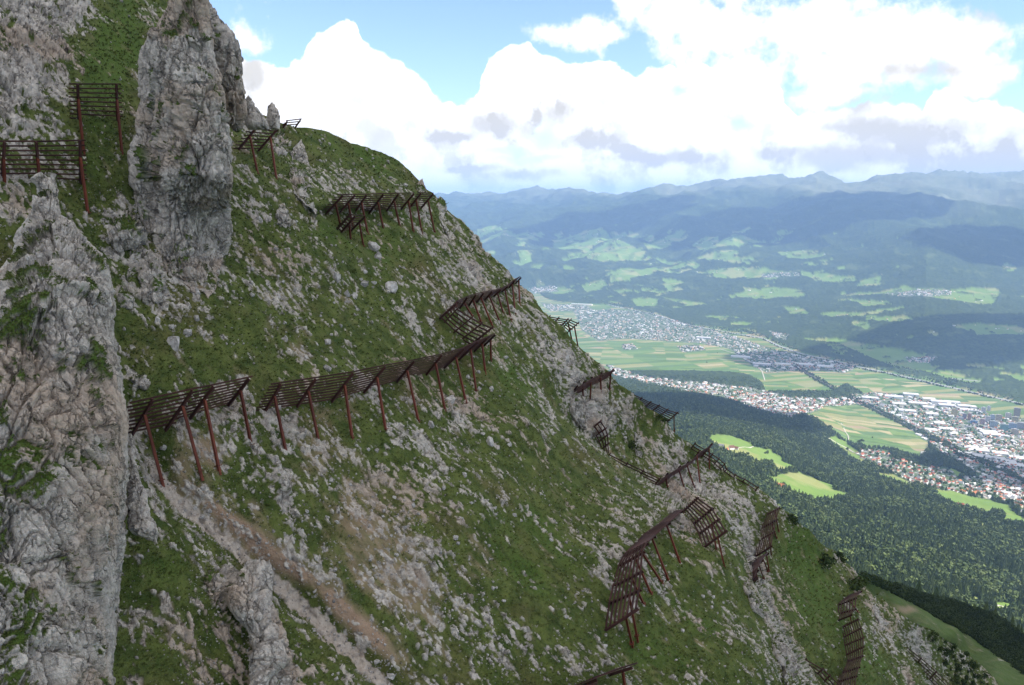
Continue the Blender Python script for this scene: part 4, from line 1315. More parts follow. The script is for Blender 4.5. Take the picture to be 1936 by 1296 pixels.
MEADOWS = [
    [(1340, 828), (1354, 822), (1379, 825), (1402, 832), (1422, 840), (1424, 846), (1458, 851), (1459, 857), (1479, 865), (1478, 874), (1506, 885), (1504, 890), (1486, 893), (1473, 894), (1462, 888), (1462, 879), (1455, 876), (1427, 876), (1408, 867), (1394, 862), (1380, 857), (1357, 843), (1346, 839)],
    [(1444, 905), (1472, 899), (1509, 895), (1534, 905), (1557, 915), (1577, 924), (1574, 929), (1594, 935), (1611, 941), (1596, 947), (1572, 949), (1541, 947), (1526, 942), (1495, 929), (1464, 916)],
    [(1455, 891), (1470, 894), (1472, 898), (1456, 899)],
    [(1757, 924), (1785, 929), (1822, 931), (1831, 940), (1868, 944), (1905, 957), (1926, 974), (1933, 979), (1990, 985), (1990, 1000), (1933, 992), (1905, 988), (1878, 990), (1859, 1003), (1848, 998), (1868, 985), (1896, 981), (1894, 968), (1863, 970), (1841, 961), (1809, 957), (1794, 950), (1774, 940)],
    [(1870, 1144), (1891, 1138), (1910, 1138), (1950, 1144), (1950, 1150), (1919, 1155), (1900, 1160), (1884, 1155)],
    [(1818, 1125), (1832, 1123), (1855, 1133), (1852, 1139), (1834, 1133)],
    [(1641, 892), (1661, 894), (1692, 898), (1715, 907), (1739, 914), (1711, 920), (1683, 912), (1665, 903), (1648, 899)],
    [(1791, 881), (1809, 888), (1822, 894), (1826, 900), (1813, 901), (1798, 890)],
    [(1678, 929), (1690, 932), (1694, 940), (1684, 941)], [(1683, 988), (1690, 990), (1702, 994), (1700, 996), (1686, 995)],
    [(1562, 830), (1578, 826), (1596, 836), (1640, 866), (1655, 880), (1620, 876), (1590, 856)],
    [(1591, 562), (1671, 557), (1735, 559), (1837, 575), (1876, 577), (1893, 554), (1881, 547), (1837, 545), (1799, 549), (1729, 547), (1712, 541), (1683, 549), (1660, 554), (1619, 555)],
    [(1604, 567), (1683, 570), (1678, 575), (1637, 580)], [(1483, 582), (1514, 582), (1530, 595), (1494, 595)], [(1550, 595), (1573, 590), (1619, 593), (1640, 593), (1635, 598), (1573, 600)],
    [(1635, 600), (1696, 599), (1711, 598), (1729, 605), (1696, 609), (1660, 608)], [(1793, 618), (1850, 611), (1940, 620), (1990, 632), (1847, 635), (1842, 626), (1811, 623)],
    [(1514, 523), (1547, 523), (1591, 528), (1614, 526), (1619, 534), (1555, 537), (1517, 531)], [(1632, 531), (1665, 526), (1665, 541), (1619, 544)], [(1440, 548), (1471, 546), (1519, 553), (1471, 558), (1440, 558)],
    [(1499, 631), (1524, 641), (1583, 641), (1629, 651), (1670, 656), (1752, 669), (1747, 682), (1770, 698), (1760, 705), (1696, 698), (1645, 677), (1583, 649), (1529, 644)],
    [(1045, 458), (1079, 444), (1131, 450), (1160, 461), (1154, 473), (1097, 487), (1050, 484)], [(973, 473), (993, 464), (993, 476)], [(1013, 470), (1030, 467), (1030, 476)],
    [(973, 493), (1010, 487), (1004, 501), (987, 510)], [(1212, 467), (1267, 452), (1269, 464), (1223, 484)], [(1310, 461), (1339, 452), (1356, 458), (1359, 475), (1321, 478)],
    [(1356, 473), (1448, 461), (1448, 467), (1396, 481), (1321, 487)], [(1316, 496), (1396, 487), (1396, 499), (1339, 507)], [(1108, 487), (1166, 475), (1223, 487), (1212, 499), (1143, 510), (1091, 504)],
    [(1154, 527), (1235, 516), (1246, 522), (1189, 542), (1154, 545)], [(1310, 522), (1367, 516), (1454, 519), (1511, 530), (1454, 533), (1339, 530)], [(1154, 537), (1174, 520), (1203, 520), (1245, 514), (1217, 526), (1188, 534), (1168, 543)],
    [(1194, 568), (1217, 564), (1245, 568), (1240, 580), (1205, 580)], [(1251, 565), (1302, 571), (1340, 577), (1302, 578)], [(1317, 500), (1354, 494), (1388, 501), (1360, 506)], [(1331, 534), (1388, 528), (1391, 534)],
    [(1380, 612), (1400, 609), (1424, 612), (1416, 616), (1384, 616)], [(900, 440), (935, 436), (950, 450), (905, 458)], [(893, 462), (930, 460), (925, 470), (900, 474)], [(1010, 552), (1060, 546), (1090, 552), (1060, 558)],
    [(1100, 548), (1140, 540), (1150, 548), (1110, 556)], [(1700, 770 - 90), (1712, 676), (1716, 686), (1700, 690)]]
URBAN = [
    [(1600, 748), (1650, 742), (1720, 748), (1800, 760), (1850, 772), (1880, 790), (1990, 792), (1990, 985), (1900, 946), (1860, 905), (1800, 870), (1745, 830), (1700, 795), (1640, 765)],
    [(1085, 588), (1160, 585), (1230, 592), (1290, 610), (1340, 622), (1400, 640), (1460, 660), (1540, 678), (1620, 695), (1600, 705), (1520, 700), (1450, 705), (1420, 690), (1380, 660), (1330, 650), (1260, 645), (1180, 640), (1130, 645), (1100, 625)],
    [(1145, 690), (1230, 715), (1330, 725), (1420, 735), (1500, 752), (1560, 755), (1610, 750), (1650, 765), (1560, 768), (1510, 790), (1490, 792), (1430, 775), (1380, 755), (1320, 745), (1240, 730), (1160, 712)],
    [(1617, 861), (1633, 851), (1680, 853), (1685, 868), (1711, 874), (1757, 881), (1791, 881), (1813, 903), (1831, 900), (1859, 894), (1896, 903), (1990, 930), (1990, 985), (1935, 972), (1915, 957), (1881, 946), (1831, 938), (1793, 929), (1741, 920), (1692, 898), (1641, 879)],
    [(1665, 557), (1735, 549), (1799, 549), (1799, 559), (1696, 562)], [(1453, 626), (1491, 634), (1486, 644), (1466, 640)], [(1709, 675), (1773, 675), (1755, 687), (1717, 685)], [(1440, 523), (1512, 527), (1512, 531), (1440, 533)],
    [(1023, 574), (1110, 579), (1130, 590), (1040, 588)], [(995, 546), (1050, 543), (1056, 552), (1000, 556)], [(1175, 652), (1195, 650), (1205, 660), (1180, 662)], [(1280, 655), (1320, 652), (1335, 662), (1290, 666)]]
FIELD_HILL = [(1490, 762), (1560, 768), (1640, 765), (1700, 792), (1748, 818), (1758, 840), (1740, 865), (1690, 852), (1640, 850), (1600, 838), (1570, 812), (1530, 790)]


def poly_mask(px, py, polys):
    o = np.zeros(px.shape, bool)
    for p in polys:
        o |= inpoly(px, py, p)
    return o


def landuse(px, py):
    P0 = far_base(px, py)
    wob = 2.6
    sc = np.where(py < 700, 0.5, 1.0)
    w2 = np.where(py < 700, 2.4, 0.8)
    wx = px + wob * sc * perlin(np.stack([px / 9, py / 5, 0 * px], -1), 501) + w2 * 1.6 * perlin(np.stack([px / 4.2, py / 2.2, 0 * px], -1), 503)
    wy = py + wob * 0.6 * sc * perlin(np.stack([px / 9, py / 5, 0 * px + 7], -1), 502) + w2 * 0.7 * perlin(np.stack([px / 4.2, py / 2.2, 0 * px + 3], -1), 504)
    mead = poly_mask(wx, wy, MEADOWS)
    urb = poly_mask(wx, wy, URBAN)
    fld = inpoly(wx, wy, FIELD_HILL)
    z = P0[:, 2]
    floor = (z < 16) & (py > 540)
    south = (wy < np.interp(wx, [1000, 1085, 1160, 1245, 1290, 1440, 1517, 1580, 1683, 1773, 1850, 1936], [548, 560, 577, 594, 611, 634, 667, 680, 703, 723, 741, 762]))
    fld |= floor & ~urb & ~mead & ~south
    n = fbm(P0 * np.array([1, 1, 0.2]), 900, 4, 0.6, 511)
    n2 = fbm(P0 * np.array([1, 1, 0.2]), 420, 3, 0.6, 513)
    patch = (n + 0.5 * n2 > 0.29) & (P0[:, 1] > 11500) & (z < 950) & (px < 1600) & (py > 440)
    patch |= (n + 0.5 * n2 > 0.52) & (P0[:, 1] > 7000) & (P0[:, 1] < 12500) & (z > 120)
    mead |= patch & ~urb
    n3 = fbm(P0 * np.array([1, 1, 0.2]), 170, 2, 0.6, 514)
    mead &= ~((n3 > 0.36) & (P0[:, 1] > 7500))
    mead |= (n3 > 0.52) & (n > 0.02) & (P0[:, 1] > 8000) & (z < 900) & (px < 1700) & (py > 445) & ~urb & south
    scrub = (n + 0.3 * fbm(P0, 150, 3, .6, 512) > 0.2) & south & floor
    mead |= scrub & ~urb
    alp = sstep(z + 260 * n, 1400, 2000) * (P0[:, 1] > 11000)
    tall = np.exp(-(((px - 1850) / 75) ** 2 + ((py - 385) / 26) ** 2)) + np.exp(-(((px - 1560) / 60) ** 2 + ((py - 368) / 10) ** 2))
    alp = np.clip(alp + tall * (0.7 + 0.8 * n), 0, 1)
    clear = sstep(fbm(P0 * np.array([1, 1.0, .3]), 260, 3, .6, 521), 0.36, 0.5) * (P0[:, 1] > 7000) * 0.6
    return dict(meadow=mead.astype(float), urban=urb.astype(float), field=(fld & ~mead & ~urb).astype(float), alpine=alp, clearing=clear)


def valley_material():
    m, N, b = new_mat('valley_land')
    P = geo_pos(N)
    mead, urb, fld, alp, clr = (N.attr(k) for k in ('meadow', 'urban', 'field', 'alpine', 'clearing'))
    nf = N.noise(P, 1 / 38.0, 5, 0.7)
    nb = N.noise(P, 1 / 320.0, 4, 0.6)
    forest = N.mix(N.smooth(nf, 0.32, 0.7), (0.018, 0.031, 0.012), (0.056, 0.080, 0.026))
    forest = N.mix(N.m('MULTIPLY', N.smooth(nb, 0.45, 0.7), 0.55), forest, (0.048, 0.068, 0.02))
    forest = N.mix(N.m('MULTIPLY', clr, 0.8), forest, (0.10, 0.13, 0.05))
    meadow = N.mix(N.noise(P, 1 / 90.0, 5, 0.6), (0.085, 0.165, 0.030), (0.17, 0.225, 0.065))
    meadow = N.mix(N.m('MULTIPLY', N.smooth(N.noise(P, 1 / 260.0, 3, 0.5), 0.52, 0.62), 0.6), meadow, (0.25, 0.23, 0.10))

    def strips(ang, lx, ly, seed):
        vr = N.new('ShaderNodeVectorRotate')
        vr.rotation_type = 'Z_AXIS'
        N.l.new(P, vr.inputs['Vector'])
        vr.inputs['Angle'].default_value = R(ang)
        sx = N.new('ShaderNodeSeparateXYZ')
        N.l.new(vr.outputs[0], sx.inputs[0])
        iy = N.m('FLOOR', N.m('DIVIDE', sx.outputs[1], ly))
        sh = N.new('ShaderNodeTexWhiteNoise'); sh.noise_dimensions = '1D'
        N.l.new(iy, sh.inputs['W'])
        ix = N.m('FLOOR', N.m('ADD', N.m('DIVIDE', sx.outputs[0], lx), N.m('MULTIPLY', sh.outputs[0], 0.0)))
        cb = N.new('ShaderNodeCombineXYZ')
        N.l.new(ix, cb.inputs[0]); N.l.new(iy, cb.inputs[1]); cb.inputs[2].default_value = seed
        wn = N.new('ShaderNodeTexWhiteNoise'); wn.noise_dimensions = '3D'
        N.l.new(cb.outputs[0], wn.inputs['Vector'])
        return wn.outputs[0]

    big = N.noise(P, 1 / 700.0, 1, 0.4)
    s1 = strips(9, 330, 52, 1.0)
    s2 = strips(-16, 420, 74, 2.0)
    sv = N.m('ADD', N.m('MULTIPLY', s1, N.m('GREATER_THAN', big, 0.5)), N.m('MULTIPLY', s2, N.m('LESS_THAN', big, 0.5)))
    rp = N.new('ShaderNodeValToRGB')
    rp.color_ramp.interpolation = 'CONSTANT'
    cols = [(0, (0.06, 0.115, 0.03)), (.13, (0.125, 0.19, 0.055)), (.24, (0.23, 0.215, 0.09)), (.38, (0.085, 0.16, 0.04)), (.52, (0.36, 0.29, 0.17)), (.62, (0.10, 0.16, 0.06)), (.74, (0.24, 0.235, 0.12)), (.84, (0.07, 0.13, 0.05)), (.93, (0.30, 0.21, 0.14))]
    while len(rp.color_ramp.elements) < len(cols):
        rp.color_ramp.elements.new(0.5)
    for e, (p, c) in zip(rp.color_ramp.elements, cols):
        e.position = p; e.color = c + (1,)
    N.l.new(sv, rp.inputs[0])
    field = N.mix(N.m('MULTIPLY', N.noise(P, 1 / 60.0, 4, 0.6), 0.6), rp.outputs[0], (0.13, 0.17, 0.06))
    town = N.mix(N.smooth(N.noise(P, 1 / 60.0, 5, 0.7), 0.47, 0.62), (0.05, 0.085, 0.028), (0.26, 0.25, 0.235))
    alpine = N.mix(N.noise(P, 1 / 200.0, 5, 0.65), (0.075, 0.10, 0.045), (0.19, 0.185, 0.12))
    c = N.mix(fld, forest, field)
    c = N.mix(mead, c, meadow)
    c = N.mix(urb, c, town)
    c = N.mix(alp, c, alpine)
    N.l.new(c, b.inputs['Base Color'])
    b.inputs['Specular IOR Level'].default_value = 0.05
    return m


def build_valley():
    X = np.concatenate([np.arange(690, 820, 10), np.arange(820, 1960, 2.2), np.arange(1960, 2310, 14)])
    cr = np.interp(X, [c[0] for c in CREST], [c[1] for c in CREST])
    ey = np.interp(X, _ex, _ey)
    bot = np.clip(ey + 55, 470, 1320)
    bot = np.where(X > 1936, 1320, bot)
    nr = 420
    t = np.linspace(0, 1, nr)
    PY = cr[None] + (bot - cr)[None] * t[:, None]
    PX = np.repeat(X[None], nr, 0)
    fx, fy = PX.ravel(), PY.ravel()
    P = far_P(fx, fy)
    at = landuse(fx, fy)
    fo = (1 - at['meadow']) * (1 - at['field']) * (1 - at['urban']) * (1 - at['alpine'])
    far = P[:, 1] > 5200
    bumps = fo * far * (13 * perlin(P * np.array([1, 1, 0]) / 42 + .3, 601) + 14 + 6 * perlin(P * np.array([1, 1, 0]) / 17 + .3, 602))
    P[:, 2] += bumps
    V = P.reshape(nr, len(X), 3)
    top = V[0]
    back = []
    for k in range(4, 0, -1):
        q = top.copy()
        s = 1 + 0.035 * k
        q[:, 0] *= s; q[:, 1] *= s
        q[:, 2] -= 260 * k
        back.append(q[None])
    V = np.concatenate(back + [V], 0)
    rep = lambda a: np.concatenate([np.repeat(a.reshape(nr, -1)[:1], 4, 0), a.reshape(nr, -1)], 0).ravel()
    m = nr + 4
    g = np.arange(m * len(X)).reshape(m, len(X))
    F = np.stack([g[:-1, :-1].ravel(), g[1:, :-1].ravel(), g[1:, 1:].ravel(), g[:-1, 1:].ravel()], -1)
    me = mesh_np('valley_terrain', V.reshape(-1, 3), F, [valley_material()], True, {k: rep(v) for k, v in at.items()})
    tag(link('valley_terrain', me), kind='structure')
    # the plain underneath everything, out to the horizon
    me = bpy.data.meshes.new('ground')
    s = 60000
    me.from_pydata([(-s, -s, -60), (s, -s, -60), (s, s, -60), (-s, s, -60)], [], [(0, 1, 2, 3)])
    me.materials.append(simple_mat('lowland', (0.03, 0.05, 0.02), (0.09, 0.12, 0.04), 1 / 400.0))
    tag(link('ground', me), kind='structure')


build_valley()


def ribbon(name, pts, width, mat, lift, kind='structure', label=None, cat=None):
    """a road, track or river laid on the valley floor along photo points"""
    L = []
    for (x1, y1), (x2, y2) in zip(pts[:-1], pts[1:]):
        for t in np.linspace(0, 1, 10, endpoint=False):
            L.append((x1 + (x2 - x1) * t, y1 + (y2 - y1) * t))
    L.append(pts[-1])
    A = np.array(L)
    P = far_P(A[:, 0], A[:, 1])
    for _ in range(6):
        P[1:-1] = (P[:-2] + P[1:-1] * 2 + P[2:]) / 4
    T = np.gradient(P, axis=0); T[:, 2] = 0
    T /= np.linalg.norm(T, axis=1, keepdims=True)
    S = np.stack([T[:, 1], -T[:, 0], 0 * T[:, 0]], -1) * width / 2
    up = np.array([0, 0, lift])
    V = np.concatenate([P - S + up, P + S + up, P - S * 1.3 - np.array([0, 0, 4]), P + S * 1.3 - np.array([0, 0, 4])])
    n = len(P)
    i = np.arange(n - 1)
    F = np.concatenate([np.stack([i, i + 1, n + i + 1, n + i], -1), np.stack([2 * n + i, 2 * n + i + 1, i + 1, i], -1), np.stack([n + i, n + i + 1, 3 * n + i + 1, 3 * n + i], -1)])
    o = link(name, mesh_np(name, V, F, [mat], True))
    tag(o, label, cat, None, kind)


MAT_ROAD = simple_mat('motorway_concrete', (0.20, 0.20, 0.20), (0.30, 0.295, 0.28), 1 / 30.0)
MAT_RAIL = simple_mat('railway_ballast', (0.07, 0.065, 0.06), (0.13, 0.12, 0.11), 1 / 20.0)
MAT_TRACK = simple_mat('gravel_lane', (0.34, 0.31, 0.26), (0.45, 0.42, 0.36), 1 / 10.0)
MAT_RIVER = simple_mat('river_water', (0.05, 0.09, 0.08), (0.09, 0.13, 0.12), 1 / 60.0, 0.25)
MOTORWAY = [(1085, 562), (1160, 579), (1203, 588), (1245, 596), (1290, 613), (1340, 622), (1400, 633), (1440, 639), (1473, 655), (1517, 670), (1578, 683), (1619, 693.5), (1683, 706.5), (1773, 727), (1850, 745), (1936, 765), (2040, 790)]
ribbon('motorway', MOTORWAY, 34, MAT_ROAD, 2.2)
ribbon('river', [(x, y - 9 * min(1, (x - 1000) / 500.0)) for x, y in MOTORWAY], 55, MAT_RIVER, 1.2)
ribbon('side_road', [(1799, 716), (1850, 721), (1936, 729), (2040, 738)], 24, MAT_ROAD, 2.2)
RAIL = [(1504, 693), (1542, 716), (1583, 739), (1609, 751.5), (1665, 780), (1706, 800), (1748, 824), (1785, 838.5), (1822, 859), (1859, 875.5), (1896, 892), (1935, 911), (2020, 950)]
ribbon('railway', RAIL, 26, MAT_RAIL, 1.6)
ribbon('farm_track', [(1395, 850), (1410, 848), (1424, 846)], 5, MAT_TRACK, 0.7)
ribbon('field_path', [(1870, 1150), (1885, 1147), (1897, 1149), (1912, 1156)], 5, MAT_TRACK, 0.8)
ribbon('field_road', [(1360, 660), (1400, 672), (1425, 688), (1440, 700), (1446, 720)], 9, MAT_TRACK, 1.5)
ribbon('lane', [(1590, 800), (1597, 815), (1605, 826), (1602, 836)], 6, MAT_TRACK, 1.0)
ribbon('country_road', [(1560, 826), (1590, 843), (1615, 857), (1632, 866)], 9, MAT_TRACK, 1.0)


# ---------------------------------------------------------------- trees
def leaf_mat(name, c1, c2, scale=0.6):
    m, N, b = new_mat(name)
    r = N.new('ShaderNodeObjectInfo').outputs['Random']
    P = geo_pos(N)
    c = N.mix(N.noise(P, scale, 3, 0.6), c1, c2)
    hs = N.new('ShaderNodeHueSaturation')
    N.put(hs.inputs['Value'], N.m('MULTIPLY_ADD', r, 0.6, 0.7))
    N.put(hs.inputs['Hue'], N.m('MULTIPLY_ADD', r, -0.03, 0.515))
    N.l.new(c, hs.inputs['Color'])
    N.l.new(hs.outputs[0], b.inputs['Base Color'])
    return m


MAT_SPRUCE = leaf_mat('spruce_needles', (0.042, 0.066, 0.026), (0.084, 0.114, 0.042))
MAT_BEECH = leaf_mat('beech_leaves', (0.050, 0.078, 0.024), (0.092, 0.120, 0.040))
MAT_PINE = leaf_mat('dwarf_pine_needles', (0.016, 0.030, 0.009), (0.044, 0.064, 0.018), 1.5)
MAT_BARK = simple_mat('bark', (0.04, 0.03, 0.022), (0.08, 0.06, 0.045), 3.0)


def spruce_mesh(seed, tiers=6, n=7):
    rg = np.random.default_rng(seed)
    V, F = [], []
    for k in range(tiers):
        z0 = 0.10 + 0.85 * k / tiers
        z1 = z0 + 0.95 / tiers * 1.9
        r = 0.23 * (1 - k / (tiers + 0.6)) * rg.uniform(.85, 1.15)
        b = len(V)
        V.append((rg.normal(0, .01), rg.normal(0, .01), min(z1, 1.0)))
        for j in range(2 * n):
            a = math.pi * j / n + rg.uniform(-.15, .15) + k
            rr = r * (rg.uniform(.95, 1.25) if j % 2 == 0 else rg.uniform(.5, .7))
            V.append((rr * math.cos(a), rr * math.sin(a), z0 - 0.03 * (j % 2 == 0) + rg.uniform(-.015, .015)))
        for j in range(2 * n):
            F.append((b, b + 1 + j, b + 1 + (j + 1) % (2 * n)))
    me = bpy.data.meshes.new('spruce_crown')
    me.from_pydata(V, [], F)
    me.materials.append(MAT_SPRUCE)
    return me


def clump_mesh(name, seed, mat, nleaf=170, size=0.13, squash=1.0, zc=0.55, rx=0.42, rz=0.45):
    """a crown of many small leaf-sized faces spread through lobes"""
    rg = np.random.default_rng(seed)
    lobes = [(rg.uniform(-.5, .5) * rx, rg.uniform(-.5, .5) * rx, zc + rg.uniform(-.45, .45) * rz, rg.uniform(.5, .8)) for _ in range(7)]
    V, F = [], []
    for k in range(nleaf):
        lx, ly, lz, lr = lobes[k % 7]
        d = rg.normal(size=3); d /= np.linalg.norm(d)
        rad = lr * rg.uniform(.65, 1.0)
        c = np.array([lx + d[0] * rad * rx, ly + d[1] * rad * rx, lz + d[2] * rad * rz])
        nrm = d + rg.normal(size=3) * .45
        nrm /= np.linalg.norm(nrm)
        u = np.cross(nrm, rg.normal(size=3)); u /= np.linalg.norm(u)
        w = np.cross(nrm, u)
        s = size * rg.uniform(.6, 1.4)
        b = len(V)
        V += [tuple(c + u * s), tuple(c + w * s * .8), tuple(c - u * s), tuple(c - w * s * .8)]
        F.append((b, b + 1, b + 2, b + 3))
    me = bpy.data.meshes.new(name)
    me.from_pydata(V, [], F)
    me.materials.append(mat)
    return me


def trunk_mesh(h=0.3, r=0.022):
    V, F = [], []
    for k, (z, rr) in enumerate([(-.05, r * 1.3), (h * .5, r), (h, r * .6)]):
        for j in range(6):
            V.append((rr * math.cos(j * math.pi / 3), rr * math.sin(j * math.pi / 3), z))
    for k in range(2):
        for j in range(6):
            F.append((k * 6 + j, k * 6 + (j + 1) % 6, k * 6 + 6 + (j + 1) % 6, k * 6 + 6 + j))
    me = bpy.data.meshes.new('trunk')
    me.from_pydata(V, [], F)
    me.materials.append(MAT_BARK)
    return me


SPRUCES = [spruce_mesh(700 + k) for k in range(4)]
BEECHES = [clump_mesh('beech_crown', 720 + k, MAT_BEECH, 110, 0.13) for k in range(4)]
PINES = [clump_mesh('foliage', 740 + k, MAT_PINE, 260, 0.085, zc=0.36, rx=0.62, rz=0.34) for k in range(5)]
TRUNK = trunk_mesh(0.9, 0.02)
STEMS = trunk_mesh(0.45, 0.05)


def tree(px, py, P, h, label, group, pine=False, seed=0):
    o = empty('dwarf_pine' if pine else 'spruce_tree', P)
    o.rotation_euler = (0, 0, random.uniform(0, 6.28))
    w = random.uniform(.9, 1.25)
    o.scale = (h * w, h * w, h)
    tag(o, label, 'shrub' if pine else 'tree', group)
    link('foliage' if pine else 'crown', random.choice(PINES if pine else SPRUCES), o)
    link('stem' if pine else 'trunk', STEMS if pine else TRUNK, o)
    return o


def at_slope(px, py):
    X = np.array([float(px)]); Y = np.array([float(py)])
    if px > edge_px(py):
        Y2 = Y.copy()
        P = slope_P(np.array([float(edge_px(py)) - 2]), Y2)[0]
        a, b = ray(px, py)
        return np.array([float(a) * P[1], P[1], CAMZ + float(b) * P[1]])
    P = slope_P(X, Y); N = slope_normal(X, Y)
    d, _ = surface_detail(P, N, X, Y)
    return (P + N * d[:, None])[0]


# dwarf pines one can tell apart on the ridge (photo x, base y, height in photo pixels)
for px, py, hp, lb in [(1557, 1068, 30, 'round dark pine bush alone on the green slope at lower right'), (1495, 982, 20, 'dark pine bush on the ridge skyline behind the dense grating'),
                       (1503, 990, 16, 'small dark pine bush just below the bush by the dense grating'), (1582, 1052, 18, 'low dark pine bush on the skyline above the round dark bush'),
                       (1592, 1060, 16, 'dark pine bush where the ridge skyline turns down to the meadow'), (1616, 1110, 34, 'large dark pine bush above the leaning grey spire'),
                       (1632, 1106, 26, 'dark pine bush at the right of the large bush above the grey spire'), (1245, 792, 16, 'dark bush behind the barrier that juts beyond the ridge'),
                       (1256, 797, 13, 'small dark bush under the barrier that juts beyond the ridge'), (1194, 848, 24, 'dark green bush beside the smooth grey boulder face')]:
    P = at_slope(px, py)
    tree(px, py, P - np.array([0, 0, .2]), hp * P[1] / FPX, lb, None, True)
TH = [(1751, 1193), (1769, 1189), (1793, 1203), (1828, 1230), (1840, 1247), (1859, 1264), (1873, 1291), (1880, 1310), (1800, 1300), (1782, 1251), (1764, 1224)]
cnt = 0
while cnt < 75:
    px, py = random.uniform(1750, 1885), random.uniform(1190, 1310)
    if inpoly(np.array([px]), np.array([py]), TH)[0] and px < edge_px(py) + 2:
        P = at_slope(px, py)
        tree(px, py, P - np.array([0, 0, .3]), random.uniform(0.9, 1.7), 'dark dwarf pine in the thicket on the last rib at lower right', 'dwarf pines in the thicket on the last rib', True)
        cnt += 1
# spruces and pines on the shoulder ridge
cnt = 0
while cnt < 120:
    px, py = random.uniform(1640, 1940), random.uniform(1095, 1262)
    if inpoly(np.array([px]), np.array([py]), PINE_BAND)[0] and px < np.interp(py, _qy, _qx) + 2:
        top = py < np.interp(px, [1640, 1796, 1875, 1940], [1112, 1142, 1166, 1212])
        if not top and random.random() < .6:
            continue
        P = q_P(np.array([px]), np.array([py]))[0]
        tree(px, py, P - np.array([0, 0, .5]), (random.uniform(2.5, 5.5) if px < 1735 else random.choice([4, 5, 6, 7, 9, 11, 13]) * random.uniform(.8, 1.1)) if top else random.uniform(2.2, 4.5), 'dark spruce in the dense belt along the shoulder ridge' if top else 'dark young spruce on the near side of the belt along the shoulder ridge',
             'spruces along the shoulder ridge', False)
        cnt += 1


def instancer(name, P, size, protos, seed, label=None):
    """one object of uncounted instances (a forest seen as a mass)"""
    pc = bpy.data.collections.new(name + '_kinds')
    for k, me in enumerate(protos):
        pc.objects.link(bpy.data.objects.new(name + '_kind', me))
    me = bpy.data.meshes.new(name)
    me.vertices.add(len(P))
    me.vertices.foreach_set('co', np.ascontiguousarray(P, np.float32).ravel())
    at = me.attributes.new('size', 'FLOAT', 'POINT')
    at.data.foreach_set('value', np.ascontiguousarray(size, np.float32))
    o = link(name, me)
    ng = bpy.data.node_groups.new(name + '_nodes', 'GeometryNodeTree')
    ng.interface.new_socket('Geometry', in_out='INPUT', socket_type='NodeSocketGeometry')
    ng.interface.new_socket('Geometry', in_out='OUTPUT', socket_type='NodeSocketGeometry')
    n = ng.nodes; l = ng.links
    gi, go = n.new('NodeGroupInput'), n.new('NodeGroupOutput')
    m2p = n.new('GeometryNodeMeshToPoints')
    iop = n.new('GeometryNodeInstanceOnPoints')
    ci = n.new('GeometryNodeCollectionInfo')
    ci.inputs['Collection'].default_value = pc
    ci.inputs['Separate Children'].default_value = True
    ci.inputs['Reset Children'].default_value = True
    iop.inputs['Pick Instance'].default_value = True
    na = n.new('GeometryNodeInputNamedAttribute'); na.data_type = 'FLOAT'
    na.inputs['Name'].default_value = 'size'
    rv = n.new('FunctionNodeRandomValue'); rv.data_type = 'FLOAT_VECTOR'
    rv.inputs[0].default_value = (-.05, -.05, 0); rv.inputs[1].default_value = (.05, .05, 6.28)
    rv.inputs['Seed'].default_value = seed
    l.new(gi.outputs[0], m2p.inputs[0]); l.new(m2p.outputs[0], iop.inputs['Points'])
    l.new(ci.outputs[0], iop.inputs['Instance'])
    l.new(rv.outputs[0], iop.inputs['Rotation'])
    l.new(na.outputs[0], iop.inputs['Scale'])
    l.new(iop.outputs[0], go.inputs[0])
    md = o.modifiers.new('instances', 'NODES')
    md.node_group = ng
    tag(o, label, None, None, 'stuff')
    return o


